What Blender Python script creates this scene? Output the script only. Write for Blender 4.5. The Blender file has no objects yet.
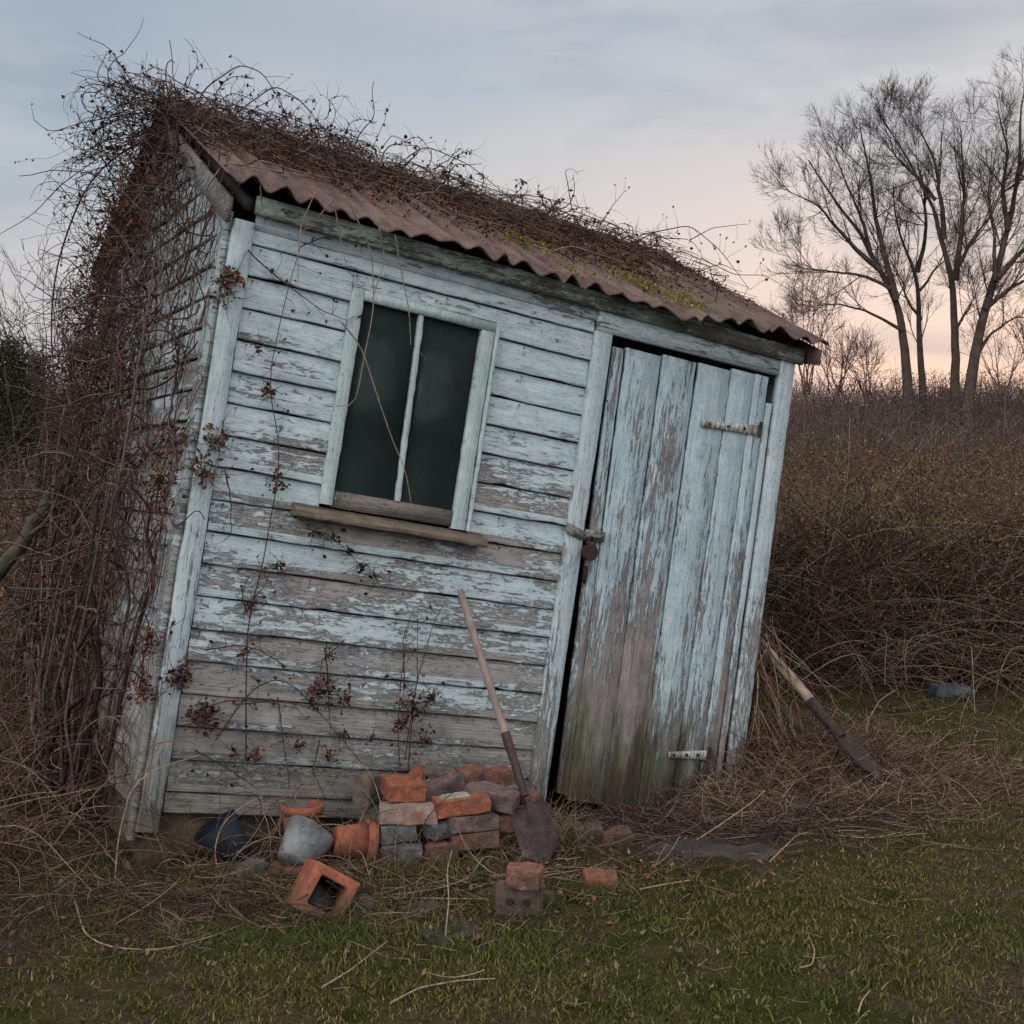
import bpy, bmesh, math, random
import numpy as np
from mathutils import Vector, Matrix
R = math.radians
rng = np.random.default_rng(7)
random.seed(7)
sc = bpy.context.scene
COL = sc.collection

# ------------------------------------------------------------------ camera
CAM_Z = 1.6
FPX = 1250.0
PITCH = math.atan(62 / 1250)
cd = bpy.data.cameras.new('camera')
cam = bpy.data.objects.new('camera', cd)
COL.objects.link(cam)
cam.location = (0, 0, CAM_Z)
cam.rotation_euler = (R(90) - PITCH, 0, 0)
cd.sensor_width = 36
cd.lens = FPX / 1024 * 36
cd.clip_start = 0.05
cd.clip_end = 3000
sc.camera = cam
CP, SP = math.cos(PITCH), math.sin(PITCH)


def ray(px, py):
    x = (px - 512) / FPX
    y = (py - 512) / FPX
    return np.array([x, CP - y * SP, -SP - y * CP])


def at(px, py, depth):
    """world point seen at that place of the photo, at a distance along the view"""
    return np.array([0, 0, CAM_Z]) + ray(px, py) * depth


def at_z(px, py, z):
    r = ray(px, py)
    return np.array([0, 0, CAM_Z]) + r * ((z - CAM_Z) / r[2])


def wob(x, y, s=1.0, seed=0.0):
    x = x * s + seed * 1.7
    y = y * s - seed * 2.3
    return (np.sin(x * 1.3 + 1.1 * np.sin(y * 0.9 + .5)) + np.sin(y * 1.7 + 1.3 * np.sin(x * 1.1))
            + .5 * np.sin(x * 3.1 + y * 2.3) + .5 * np.sin(x * 2.1 - y * 3.7)) / 3


def gh(x, y):
    x = np.asarray(x, float)
    y = np.asarray(y, float)
    h = .012 * wob(x, y, 4.3) + .006 * wob(x, y, 13, 3) + .03 * wob(x, y, .7, 5)
    h = h - .085 * np.exp(-((x - .55) ** 2 / .5 + (y - 5.75) ** 2 / .25))
    h = h + .04 * np.exp(-((x + .85) ** 2 / .6 + (y - 5.05) ** 2 / .12))
    h = h + .07 * np.exp(-((x - 1.45) ** 2 / .35 + (y - 6.3) ** 2 / .5))
    t = np.clip((y - 17) / 26, 0, 1)
    t = t * t * (3 - 2 * t)
    h = h + t * (3.2 + .30 * wob(x, y, .09, 2) + .14 * wob(x, y, .5, 5)) + .25 * np.clip((y - 45) / 400, 0, 1) * 4
    return h


def on_ground(px, py, dz=0.0):
    z = 0.0
    for _ in range(12):
        p = at_z(px, py, z)
        z = float(gh(p[0], p[1])) + dz
    return at_z(px, py, z)


# shed frame (it leans as one stiff box)
AX = np.array([[0.866, 0.469, -0.1735], [-0.4793, 0.8774, -0.0202], [0.1428, 0.1006, 0.9846]])
ax = AX[0] / np.linalg.norm(AX[0])
ay = AX[1] - ax * AX[1].dot(ax)
ay /= np.linalg.norm(ay)
az = np.cross(ax, ay)
ORG = np.array([-1.4262, 4.7386, 0.2422])
SM = Matrix([[ax[i], ay[i], az[i], ORG[i]] for i in range(3)] + [[0, 0, 0, 1]])
SR = np.stack([ax, ay, az])      # local @ SR + ORG = world


def to_world(P):
    return np.asarray(P) @ SR + ORG


def to_local(P):
    return (np.asarray(P) - ORG) @ SR.T


def facade(px, py, y=0.0):
    """pixel -> local point on the plane y=const of the shed"""
    o = to_local([0, 0, CAM_Z])
    d = ray(px, py) @ SR.T
    s = (y - o[1]) / d[1]
    return o + s * d


# ------------------------------------------------------------------ helpers
def tag(o, label=None, cat=None, group=None, kind=None):
    if label: o['label'] = label
    if cat: o['category'] = cat
    if group: o['group'] = group
    if kind: o['kind'] = kind
    return o


def empty(name, label, cat, loc=(0, 0, 0), group=None, M=None):
    o = bpy.data.objects.new(name, None)
    COL.objects.link(o)
    if M is not None:
        o.matrix_world = M
    else:
        o.location = loc
    o.empty_display_size = .1
    return tag(o, label, cat, group)


class MB:
    """collects vertices and faces and links them as one mesh object"""
    def __init__(s):
        s.v, s.f3, s.f4, s.c, s.n = [], [], [], [], 0

    def add(s, v, f, col=None):
        v = np.asarray(v, float).reshape(-1, 3)
        f = np.asarray(f, int)
        (s.f4 if f.shape[1] == 4 else s.f3).append(f + s.n)
        s.v.append(v)
        if col is None: col = (1, 1, 1)
        col = np.asarray(col, float)
        if col.ndim == 1: col = np.tile(col, (len(v), 1))
        s.c.append(col)
        s.n += len(v)

    def poly(s, verts, faces, col=None):
        """mixed python faces: fan them"""
        tr = []
        for f in faces:
            for i in range(1, len(f) - 1): tr.append((f[0], f[i], f[i + 1]))
        s.add(verts, tr, col)

    def box(s, x0, x1, y0, y1, z0, z1, col=None):
        v = [(x, y, z) for z in (z0, z1) for y in (y0, y1) for x in (x0, x1)]
        f = [(0, 2, 3, 1), (4, 5, 7, 6), (0, 1, 5, 4), (2, 6, 7, 3), (0, 4, 6, 2), (1, 3, 7, 5)]
        s.add(v, f, col)

    def hexa(s, v8, col=None):
        f = [(0, 2, 3, 1), (4, 5, 7, 6), (0, 1, 5, 4), (2, 6, 7, 3), (0, 4, 6, 2), (1, 3, 7, 5)]
        s.add(v8, f, col)

    def build(s, name, mat, parent=None, smooth=False, offset=None):
        V = np.concatenate(s.v)
        if offset is not None: V = V - np.asarray(offset)
        me = bpy.data.meshes.new(name)
        fs = []
        tot = []
        if s.f3:
            a = np.concatenate(s.f3); fs.append(a.ravel()); tot.append(np.full(len(a), 3))
        if s.f4:
            a = np.concatenate(s.f4); fs.append(a.ravel()); tot.append(np.full(len(a), 4))
        L = np.concatenate(fs).astype(np.int32)
        T = np.concatenate(tot).astype(np.int32)
        me.vertices.add(len(V)); me.vertices.foreach_set('co', V.astype(np.float32).ravel())
        me.loops.add(len(L)); me.loops.foreach_set('vertex_index', L)
        me.polygons.add(len(T))
        st = np.concatenate([[0], np.cumsum(T)[:-1]]).astype(np.int32)
        me.polygons.foreach_set('loop_start', st)
        me.polygons.foreach_set('loop_total', T)
        if smooth: me.polygons.foreach_set('use_smooth', np.ones(len(T), bool))
        me.update(calc_edges=True)
        C = np.concatenate(s.c)
        at_ = me.color_attributes.new('Col', 'FLOAT_COLOR', 'POINT')
        at_.data.foreach_set('color', np.concatenate([C, np.ones((len(C), 1))], 1).astype(np.float32).ravel())
        me.materials.append(mat)
        me.validate()
        o = bpy.data.objects.new(name, me)
        COL.objects.link(o)
        if parent is not None: o.parent = parent
        return o

    def tubes(s, P, rad, k=3, col=None):
        """P (N,M,3) polylines, rad (N,M)"""
        P = np.asarray(P, float)
        if P.ndim == 2: P = P[None]
        N, M, _ = P.shape
        rad = np.broadcast_to(np.asarray(rad, float), (N, M))
        T = np.gradient(P, axis=1)
        T /= np.linalg.norm(T, axis=2, keepdims=True) + 1e-9
        ref = np.zeros((N, 1, 3)); ref[..., 0] = .37; ref[..., 1] = .81; ref[..., 2] = .45
        U = np.cross(T, ref); U /= np.linalg.norm(U, axis=2, keepdims=True) + 1e-9
        W = np.cross(T, U)
        a = np.arange(k) / k * 2 * np.pi
        V = (P[:, :, None] + rad[:, :, None, None] * (U[:, :, None] * np.cos(a)[None, None, :, None]
             + W[:, :, None] * np.sin(a)[None, None, :, None]))
        V = V.reshape(-1, 3)
        i = np.arange(N)[:, None, None] * M * k + np.arange(M - 1)[None, :, None] * k
        j = np.arange(k)[None, None, :]
        j2 = (j + 1) % k
        F = np.stack([i + j, i + j2, i + k + j2, i + k + j], -1).reshape(-1, 4)
        if col is not None:
            col = np.asarray(col, float)
            if col.ndim == 2: col = np.repeat(col, M * k, axis=0)
        s.add(V, F, col)
        # end caps
        if k >= 6:
            for n in range(N):
                for e, mm in ((0, 0), (1, M - 1)):
                    b = n * M * k + mm * k
                    ring = list(range(b, b + k))
                    vv = V[ring]
                    f = [(0, q, q + 1) if e else (0, q + 1, q) for q in range(1, k - 1)]
                    s.add(vv, f, None if col is None else (col[b] if col.ndim == 2 else col))

    def leaves(s, C, size, col, fold=.35, dirs=None, aspect=.55, flat=None):
        """leaf shaped double quads at C, random orientation"""
        C = np.asarray(C, float)
        N = len(C)
        size = np.broadcast_to(np.asarray(size, float), (N,))[:, None]
        A = rng.normal(size=(N, 3)) if dirs is None else np.asarray(dirs) + rng.normal(size=(N, 3)) * .25
        A /= np.linalg.norm(A, axis=1, keepdims=True)
        B = rng.normal(size=(N, 3))
        if flat is not None: B = B * flat + np.cross(np.array([0, 0, 1.]), A)
        B -= A * (A * B).sum(1, keepdims=True)
        B /= np.linalg.norm(B, axis=1, keepdims=True) + 1e-9
        Nn = np.cross(A, B)
        w = size * aspect * .5
        v0 = C
        v1 = C + A * size * .45 + B * w + Nn * size * fold * rng.uniform(-.5, .9, (N, 1))
        v2 = C + A * size + Nn * size * rng.uniform(-.4, .4, (N, 1))
        v3 = C + A * size * .45 - B * w + Nn * size * fold * rng.uniform(-.5, .9, (N, 1))
        V = np.stack([v0, v1, v2, v3], 1).reshape(-1, 3)
        i = np.arange(N)[:, None] * 4
        F = np.concatenate([i + np.array([[0, 1, 2]]), i + np.array([[0, 2, 3]])])
        col = np.asarray(col, float)
        if col.ndim == 2: col = np.repeat(col, 4, axis=0)
        s.add(V, F, col)


def pick(cols, N, jit=.25):
    cols = np.asarray(cols, float)
    c = cols[rng.integers(0, len(cols), N)]
    return c * (1 + rng.uniform(-jit, jit, (N, 1)))


def resample(pts, M):
    pts = np.asarray(pts, float)
    # catmull-rom-ish smooth by dense linear then smoothing
    d = np.concatenate([[0], np.cumsum(np.linalg.norm(np.diff(pts, axis=0), axis=1))])
    t = np.linspace(0, d[-1], M)
    Q = np.stack([np.interp(t, d, pts[:, i]) for i in range(3)], 1)
    for _ in range(max(1, M // 10)):
        Q[1:-1] = (Q[:-2] + 2 * Q[1:-1] + Q[2:]) / 4
    return Q


# ------------------------------------------------------------------ materials
class NT:
    def __init__(s, name):
        s.m = bpy.data.materials.new(name)
        s.m.use_nodes = True
        s.t = s.m.node_tree
        s.b = s.t.nodes['Principled BSDF']
        s.b.inputs['Specular IOR Level'].default_value = .25

    def n(s, typ, **kw):
        nd = s.t.nodes.new(typ)
        for k, v in kw.items():
            if k.startswith('i_'):
                nd.inputs[int(k[2:]) if k[2:].isdigit() else k[2:].replace('_', ' ')].default_value = v
            else:
                setattr(nd, k, v)
        return nd

    def l(s, a, b): s.t.links.new(a, b)

    def val(s, x, sock):
        if isinstance(x, (int, float)): sock.default_value = x
        else: s.l(x, sock)

    def math(s, op, a, b=0.0, c=None, clamp=False):
        nd = s.n('ShaderNodeMath', operation=op, use_clamp=clamp)
        s.val(a, nd.inputs[0]); s.val(b, nd.inputs[1])
        if c is not None: s.val(c, nd.inputs[2])
        return nd.outputs[0]

    def coord(s, kind='Object', scale=(1, 1, 1), loc=(0, 0, 0)):
        tc = s.n('ShaderNodeTexCoord')
        mp = s.n('ShaderNodeMapping')
        mp.inputs['Scale'].default_value = scale
        mp.inputs['Location'].default_value = loc
        s.l(tc.outputs[kind], mp.inputs[0])
        return mp.outputs[0]

    def noise(s, vec, scale=5, detail=4, rough=.55, dist=0.0):
        nd = s.n('ShaderNodeTexNoise')
        nd.inputs['Scale'].default_value = scale
        nd.inputs['Detail'].default_value = detail
        nd.inputs['Roughness'].default_value = rough
        nd.inputs['Distortion'].default_value = dist
        s.l(vec, nd.inputs['Vector'])
        return nd.outputs['Fac']

    def ramp(s, fac, stops, interp='LINEAR'):
        r = s.n('ShaderNodeValToRGB')
        r.color_ramp.interpolation = interp
        els = r.color_ramp.elements
        while len(els) < len(stops): els.new(.5)
        for e, (p, c) in zip(els, stops):
            e.position = p
            e.color = (c, c, c, 1) if isinstance(c, (int, float)) else (*c, 1)
        s.l(fac, r.inputs[0])
        return r.outputs[0]

    def mix(s, f, a, b, blend='MIX'):
        m = s.n('ShaderNodeMix', data_type='RGBA', blend_type=blend)
        s.val(f, m.inputs[0])
        for x, i in ((a, 6), (b, 7)):
            if isinstance(x, tuple): m.inputs[i].default_value = (*x, 1)
            else: s.l(x, m.inputs[i])
        return m.outputs[2]

    def bump(s, h, strength=.5, dist=.01):
        b = s.n('ShaderNodeBump')
        b.inputs['Strength'].default_value = strength
        b.inputs['Distance'].default_value = dist
        s.l(h, b.inputs['Height'])
        s.l(b.outputs[0], s.b.inputs['Normal'])

    def out(s, col, rough=.85):
        if isinstance(col, tuple): s.b.inputs['Base Color'].default_value = (*col, 1)
        else: s.l(col, s.b.inputs['Base Color'])
        s.val(rough, s.b.inputs['Roughness'])
        return s.m


def paint_wood(name, vertical=False, loss=0.0, paint=((.215, .29, .318), (.36, .42, .445)), bare=((.135, .115, .11), (.275, .255, .245)), spacing=.1275, off=.0873, zfade=.16, side=False, gran=1.0, lowrot=0.0):
    t = NT(name)
    tc = t.n('ShaderNodeTexCoord')
    sep = t.n('ShaderNodeSeparateXYZ')
    t.l(tc.outputs['Object'], sep.inputs[0])
    X, Y, Z = sep.outputs
    if side: X, Y = Y, X
    # id of the board
    if vertical:
        bid = t.math('FLOOR', t.math('MULTIPLY', t.math('ADD', X, -1.87), 4.85))
    else:
        bid = t.math('FLOOR', t.math('DIVIDE', t.math('ADD', Z, 10 * spacing - off), spacing))
    wn = t.n('ShaderNodeTexWhiteNoise', noise_dimensions='1D')
    t.l(bid, wn.inputs['W'])
    rnd = wn.outputs['Value']
    shift = t.math('MULTIPLY', rnd, 17.0)
    A, B = (Z, X) if vertical else (X, Z)       # along, across

    def vec(sa, sb, sy=3.0):
        c = t.n('ShaderNodeCombineXYZ')
        t.l(t.math('ADD', t.math('MULTIPLY', A, sa), shift), c.inputs[0])
        t.l(t.math('MULTIPLY', B, sb), c.inputs[1])
        t.l(t.math('MULTIPLY', Y, sy), c.inputs[2])
        return c.outputs[0]
    n1 = t.noise(vec(1.3 if vertical else 1.6, 7), 1.0, 3, .5)
    n2 = t.noise(vec((3.5 if vertical else 7) * gran, (55 if vertical else 42) * gran), 1.0, 7, .68, .5)
    n3 = t.noise(vec(2.5, 160), 1.0, 3, .6)            # grain
    n4 = t.noise(vec(45, 110), 1.0, 4, .6)
    n5 = t.noise(vec(.8, 1.2), 1.0, 2, .5)
    n7 = t.noise(vec(13 if vertical else 22, 85 if vertical else 60), 1.0, 6, .72, .8)
    n8 = t.noise(vec(11, 18), 1.0, 5, .65, .4)
    s = t.math('ADD', t.math('MULTIPLY', n1, .62), t.math('MULTIPLY', n2, .62))
    s = t.math('ADD', s, t.math('MULTIPLY', n7, .75))
    s = t.math('ADD', s, t.math('MULTIPLY', rnd, .16))
    s = t.math('ADD', s, t.math('MULTIPLY', n5, .35))
    zf = t.math('MULTIPLY', t.math('SUBTRACT', Z, 1.2), zfade)
    zf = t.math('MINIMUM', zf, .12)
    s = t.math('ADD', s, zf)
    s = t.math('ADD', s, -1.195 - loss)
    m = t.math('MULTIPLY_ADD', s, 11.0, .5, clamp=True)      # 1 = paint left
    edge = t.ramp(t.math('MULTIPLY_ADD', s, 6.0, .5, clamp=True), [(0.28, 0.0), (.47, 1.0), (.56, 0.0)])
    pcol = t.mix(t.ramp(n2, [(.35, 0.0), (.65, 1.0)]), paint[0], paint[1])
    pcol = t.mix(t.math('MULTIPLY', rnd, .35), pcol, (.33, .40, .41))
    pcol = t.mix(t.ramp(n4, [(.56, 0.0), (.68, .75)]), pcol, (.13, .12, .115))
    pcol = t.mix(t.ramp(n8, [(.50, 0.0), (.66, .55)]), pcol, (.44, .475, .475))
    pcol = t.mix(t.ramp(n8, [(.30, .6), (.43, 0.0)]), pcol, (.20, .225, .24))
    g = t.ramp(t.math('ADD', t.math('MULTIPLY', n3, .55), t.math('MULTIPLY', n8, .45)), [(.38, 0.0), (.62, 1.0)])
    bcol = t.mix(g, bare[0], bare[1])
    lowz = t.math('MULTIPLY_ADD', Z, -.55, .75, clamp=True)
    bcol = t.mix(t.math('MULTIPLY', lowz, .0 if vertical else .8), bcol, t.mix(g, (.15, .15, .145), (.29, .295, .285)))
    bcol = t.mix(t.math('MULTIPLY', rnd, .35), bcol, (.20, .205, .20))
    col = t.mix(m, bcol, pcol)
    col = t.mix(t.math('MULTIPLY', edge, .55), col, (.055, .05, .048))
    # damp grime and algae creep up from the ground; walls also painted for dimmer light
    n6 = t.noise(vec(1.5, 9), 1.0, 4, .6)
    low = t.math('ADD', t.math('MULTIPLY', Z, -1.2 if lowrot > 0 else -1.5), t.math('MULTIPLY', n6, 1.5))
    if lowrot > 0:
        lo = t.ramp(low, [(.02, 0.0), (.42, .85)])
        col = t.mix(lo, col, t.mix(g, (.026, .027, .010), (.085, .082, .036)))
        lo2 = t.ramp(t.math('ADD', low, t.math('MULTIPLY', n2, .5)), [(.55, 0.0), (.95, .9)])
        col = t.mix(lo2, col, (.035, .024, .017))
    else:
        lo = t.ramp(low, [(.0, 0.0), (.75, .75)])
        col = t.mix(lo, col, t.mix(g, (.05, .042, .032), (.13, .115, .09)))
    # nail heads and the rust that runs from them
    if not side:
        if vertical:
            fx_ = t.math('MULTIPLY', t.math('SUBTRACT', t.math('FRACT', t.math('MULTIPLY', t.math('ADD', X, -1.93), 4.85)), .5), .206)
            fz_ = t.math('MINIMUM', t.math('ABSOLUTE', t.math('SUBTRACT', Z, .37)), t.math('ABSOLUTE', t.math('SUBTRACT', Z, 1.93)))
            fz_ = t.math('MINIMUM', fz_, t.math('ABSOLUTE', t.math('SUBTRACT', Z, 1.11)))
            run = 0.0
        else:
            fx_ = t.math('MULTIPLY', t.math('SUBTRACT', t.math('FRACT', t.math('ADD', t.math('MULTIPLY', X, 2.4), t.math('MULTIPLY', rnd, .06))), .32), .42)
            fz_ = t.math('MULTIPLY', t.math('SUBTRACT', t.math('FRACT', t.math('DIVIDE', t.math('ADD', Z, 10 * spacing - off), spacing)), .62), spacing)
            run = t.math('MULTIPLY', t.math('LESS_THAN', t.math('ABSOLUTE', t.math('ADD', fx_, t.math('MULTIPLY', n7, .004))), .0045), t.math('MULTIPLY', t.math('LESS_THAN', fz_, 0.0), t.math('MULTIPLY_ADD', fz_, 14.0, .62, clamp=True)))
        rr_ = t.math('SQRT', t.math('ADD', t.math('MULTIPLY', fx_, fx_), t.math('MULTIPLY', fz_, fz_)))
        if not vertical: col = t.mix(t.math('MULTIPLY', run, .8), col, (.12, .075, .05))
        col = t.mix(t.math('MULTIPLY', t.math('LESS_THAN', rr_, .0045), .85), col, (.03, .02, .016))
    h = t.math('ADD', t.math('MULTIPLY', m, .6), t.math('MULTIPLY', n3, .7))
    h = t.math('ADD', h, t.math('MULTIPLY', n2, .4))
    t.bump(h, 1.0, .007)
    return t.out(col, t.math('MULTIPLY_ADD', m, -.22, .9))


def vcol_mat(name, rough=.95, mottle=.45, scale=40, spec=.0, trans=0.0, bump=0.0):
    t = NT(name)
    a = t.n('ShaderNodeVertexColor', layer_name='Col')
    n = t.noise(t.coord('Object'), scale, 3, .6)
    f = t.ramp(n, [(.3, 1 - mottle), (.7, 1 + mottle)])
    col = t.mix(1.0, a.outputs[0], f, 'MULTIPLY')
    t.b.inputs['Specular IOR Level'].default_value = spec
    if bump: t.bump(n, bump, .004)
    return t.out(col, rough)


M_SIDING = paint_wood('painted_clapboard', loss=-.02)
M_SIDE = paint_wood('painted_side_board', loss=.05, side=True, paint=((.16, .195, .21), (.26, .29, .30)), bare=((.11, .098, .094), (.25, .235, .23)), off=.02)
M_DOOR = paint_wood('painted_door_plank', vertical=True, loss=-.005, zfade=.12, lowrot=1.0, paint=((.185, .285, .32), (.32, .405, .44)), bare=((.11, .09, .083), (.25, .22, .21)))
M_TRIM = paint_wood('painted_trim', vertical=True, loss=-.10, zfade=.14, paint=((.235, .31, .335), (.385, .445, .47)))
M_TRIMH = paint_wood('painted_trim_flat', loss=-.06, zfade=.05)
M_SASH = paint_wood('painted_sash', vertical=True, loss=-.20, zfade=.25, paint=((.23, .31, .31), (.34, .41, .405)))
M_FASCIA = paint_wood('mossy_fascia', loss=-.03, paint=((.10, .13, .10), (.19, .23, .19)), bare=((.07, .06, .04), (.15, .13, .10)), zfade=0.02)
M_SILL = paint_wood('mossy_sill', loss=.17, bare=((.045, .036, .022), (.15, .118, .08)), paint=((.11, .12, .07), (.25, .25, .21)), zfade=0)
M_RAKE = paint_wood('weathered_rake', loss=.16, side=True, paint=((.14, .16, .17), (.24, .26, .27)), bare=((.07, .06, .055), (.17, .155, .15)), zfade=0)
M_BACK = paint_wood('unseen_side_board', loss=.15, side=True, paint=((.20, .26, .28), (.3, .34, .36)))


def mat_roof():
    t = NT('rusty_corrugated')
    v = t.coord('Object')
    v2 = t.coord('Object', (1, .35, .35))
    n1 = t.noise(v, 2.2, 5, .6, .3)
    n2 = t.noise(v, 22, 6, .7)
    n3 = t.noise(v2, 14, 4, .6)
    col = t.mix(t.ramp(n3, [(.3, 0.0), (.7, 1.0)]), (.058, .030, .025), (.135, .072, .060))
    col = t.mix(t.ramp(n2, [(.45, 0.0), (.68, .7)]), col, (.055, .04, .036))
    col = t.mix(t.ramp(n1, [(.5, 0.0), (.62, .55)]), col, (.13, .095, .07))
    # lichen towards the low right end
    sep = t.n('ShaderNodeSeparateXYZ'); t.l(v, sep.inputs[0])
    mx = t.math('SUBTRACT', 1.0, t.math('MULTIPLY', t.math('ABSOLUTE', t.math('SUBTRACT', sep.outputs[0], 2.35)), .95))
    mm = t.math('ADD', t.math('MULTIPLY', mx, .42), t.math('MULTIPLY', n2, .75))
    col = t.mix(t.ramp(mm, [(.70, 0.0), (.80, .55)]), col, (.085, .072, .032))
    n4 = t.noise(t.coord('Object', (1, 1, 1)), 70, 5, .75)
    col = t.mix(t.ramp(n4, [(.55, 0.0), (.66, .8)]), col, (.15, .135, .11))
    n5 = t.noise(t.coord('Object', (9, .8, .8)), 3, 5, .7)
    col = t.mix(t.ramp(n5, [(.46, 0.0), (.62, .75)]), col, (.035, .024, .022))
    t.bump(t.math('ADD', n2, n4), .8, .006)
    return t.out(col, .9)


M_ROOF = mat_roof()


def simple(name, c1, c2, scale=12, rough=.85, bump=.5, dist=.006, spec=.25, stretch=(1, 1, 1), metal=0.0, c3=None):
    t = NT(name)
    v = t.coord('Object', stretch)
    n = t.noise(v, scale, 6, .62, .2)
    col = t.mix(t.ramp(n, [(.35, 0.0), (.65, 1.0)]), c1, c2)
    if c3 is not None:
        n2 = t.noise(v, scale * .37, 4, .6, .4)
        col = t.mix(t.ramp(n2, [(.50, 0.0), (.62, .85)]), col, c3)
    t.b.inputs['Specular IOR Level'].default_value = spec
    t.b.inputs['Metallic'].default_value = metal
    if name.endswith(('brick', 'stone', 'terracotta', 'glaze')):
        g_ = t.n('ShaderNodeNewGeometry'); sg = t.n('ShaderNodeSeparateXYZ'); t.l(g_.outputs['Position'], sg.inputs[0])
        n9 = t.noise(t.coord('Object', loc=(3, 1, 7)), 34, 5, .7)
        dirt = t.math('ADD', t.math('MULTIPLY', sg.outputs[2], -3.0), t.math('MULTIPLY', n9, 1.25))
        col = t.mix(t.ramp(dirt, [(.22, 0.0), (.58, .62)]), col, (.050, .042, .026))
        col = t.mix(t.ramp(n9, [(.60, 0.0), (.70, .7)]), col, (.035, .026, .022))
        if bump > .3: col = t.mix(t.ramp(n9, [(.28, .55), (.38, 0.0)]), col, (.26, .23, .20))
        t.bump(t.math('ADD', n, n9), .9 if bump > .3 else .35, .010 if bump > .3 else .004)
    else: t.bump(n, bump, dist)
    return t.out(col, rough)


M_BR_ORANGE = simple('orange_brick', (.15, .048, .024), (.27, .092, .045), 30, c3=(.13, .06, .04))
M_BR_RED = simple('dull_red_brick', (.095, .042, .032), (.20, .088, .062), 30, c3=(.06, .045, .038))
M_BR_BROWN = simple('purple_brown_brick', (.075, .050, .046), (.15, .10, .09), 30, c3=(.05, .045, .04))
M_BR_CREAM = simple('mortar_smeared_brick', (.15, .10, .08), (.25, .21, .18), 20, c3=(.21, .09, .06))
M_STONE_GREY = simple('blue_grey_stone', (.045, .048, .052), (.115, .118, .122), 22, c3=(.10, .10, .09))
M_STONE_BROWN = simple('brown_stone', (.065, .050, .038), (.13, .105, .08), 20)
M_MORTAR = simple('pale_mortar', (.13, .12, .11), (.26, .25, .235), 35)
M_TERRA = simple('terracotta', (.15, .045, .024), (.28, .088, .046), 11, bump=.28, c3=(.13, .065, .04))
M_GREYPOT = simple('grey_glaze', (.07, .075, .08), (.19, .195, .20), 9, rough=.6, bump=.2, c3=(.17, .18, .19))
M_BLUE = simple('navy_plastic', (.0025, .005, .009), (.006, .013, .020), 9, rough=.7, bump=.2)
M_RUST = simple('rusty_steel', (.022, .015, .016), (.060, .038, .037), 26, rough=.75, metal=.15, c3=(.06, .05, .055))
M_DARKIRON = simple('dark_iron', (.014, .010, .009), (.040, .026, .020), 30, rough=.7, metal=.2)
M_HASP = simple('weathered_iron', (.05, .045, .04), (.20, .20, .19), 40, rough=.7, metal=.2)
M_HINGE = simple('painted_hinge', (.17, .17, .15), (.36, .39, .37), 30, rough=.7, c3=(.13, .09, .06))
M_HANDLE = simple('grey_handle_wood', (.13, .095, .082), (.235, .185, .165), 18, stretch=(1, 1, .12), c3=(.16, .10, .09))
M_HANDLE2 = simple('pale_handle_wood', (.13, .09, .065), (.26, .20, .15), 18)
M_LOG = simple('mossy_log', (.020, .017, .013), (.060, .050, .036), 15, c3=(.045, .050, .022))
M_BLACK = simple('dark_interior', (.012, .011, .010), (.03, .027, .024), 8)
M_SLAB = simple('wet_slab', (.018, .015, .013), (.042, .036, .031), 9, rough=.75, bump=.3, c3=(.05, .04, .032))
M_SLATE = simple('slate_blue', (.025, .033, .044), (.055, .068, .085), 9, rough=.6)
M_PLINTH = simple('plinth_stone', (.040, .030, .022), (.11, .08, .055), 9, c3=(.05, .045, .03), bump=1, dist=.02)
M_STEM = vcol_mat('vine_stem', scale=60)
M_LEAF = vcol_mat('dead_leaf', scale=90)
M_GRASSB = vcol_mat('grass_blade', mottle=.2, scale=20)
M_BARK = vcol_mat('bark', mottle=.4, scale=6)
M_NEEDLE = vcol_mat('needles', mottle=.3, scale=4)


def mat_ground():
    t = NT('mossy_ground')
    v = t.coord('Object')
    n1 = t.noise(v, .9, 4, .6, .4)
    n2 = t.noise(v, 7, 5, .65)
    n3 = t.noise(v, 60, 4, .7)
    green = t.mix(t.ramp(n2, [(.35, 0.0), (.65, 1.0)]), (.020, .024, .007), (.050, .050, .016))
    brown = t.mix(t.ramp(n3, [(.35, 0.0), (.65, 1.0)]), (.030, .022, .016), (.075, .055, .040))
    f = t.math('ADD', t.math('MULTIPLY', n1, .6), t.math('MULTIPLY', n2, .4))
    col = t.mix(t.ramp(f, [(.46, 0.0), (.58, 1.0)]), green, brown)
    a = t.n('ShaderNodeVertexColor', layer_name='Col')
    sp = t.n('ShaderNodeSeparateColor'); t.l(a.outputs[0], sp.inputs[0])
    col = t.mix(sp.outputs[0], col, t.mix(t.ramp(n3, [(.4, 0.0), (.6, 1.0)]), (.020, .015, .012), (.062, .048, .038)))
    col = t.mix(sp.outputs[1], col, (.050, .036, .030))
    t.b.inputs['Specular IOR Level'].default_value = .0
    t.bump(t.math('ADD', n3, n2), 1.0, .02)
    return t.out(col, .95)


M_GROUND = mat_ground()


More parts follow.
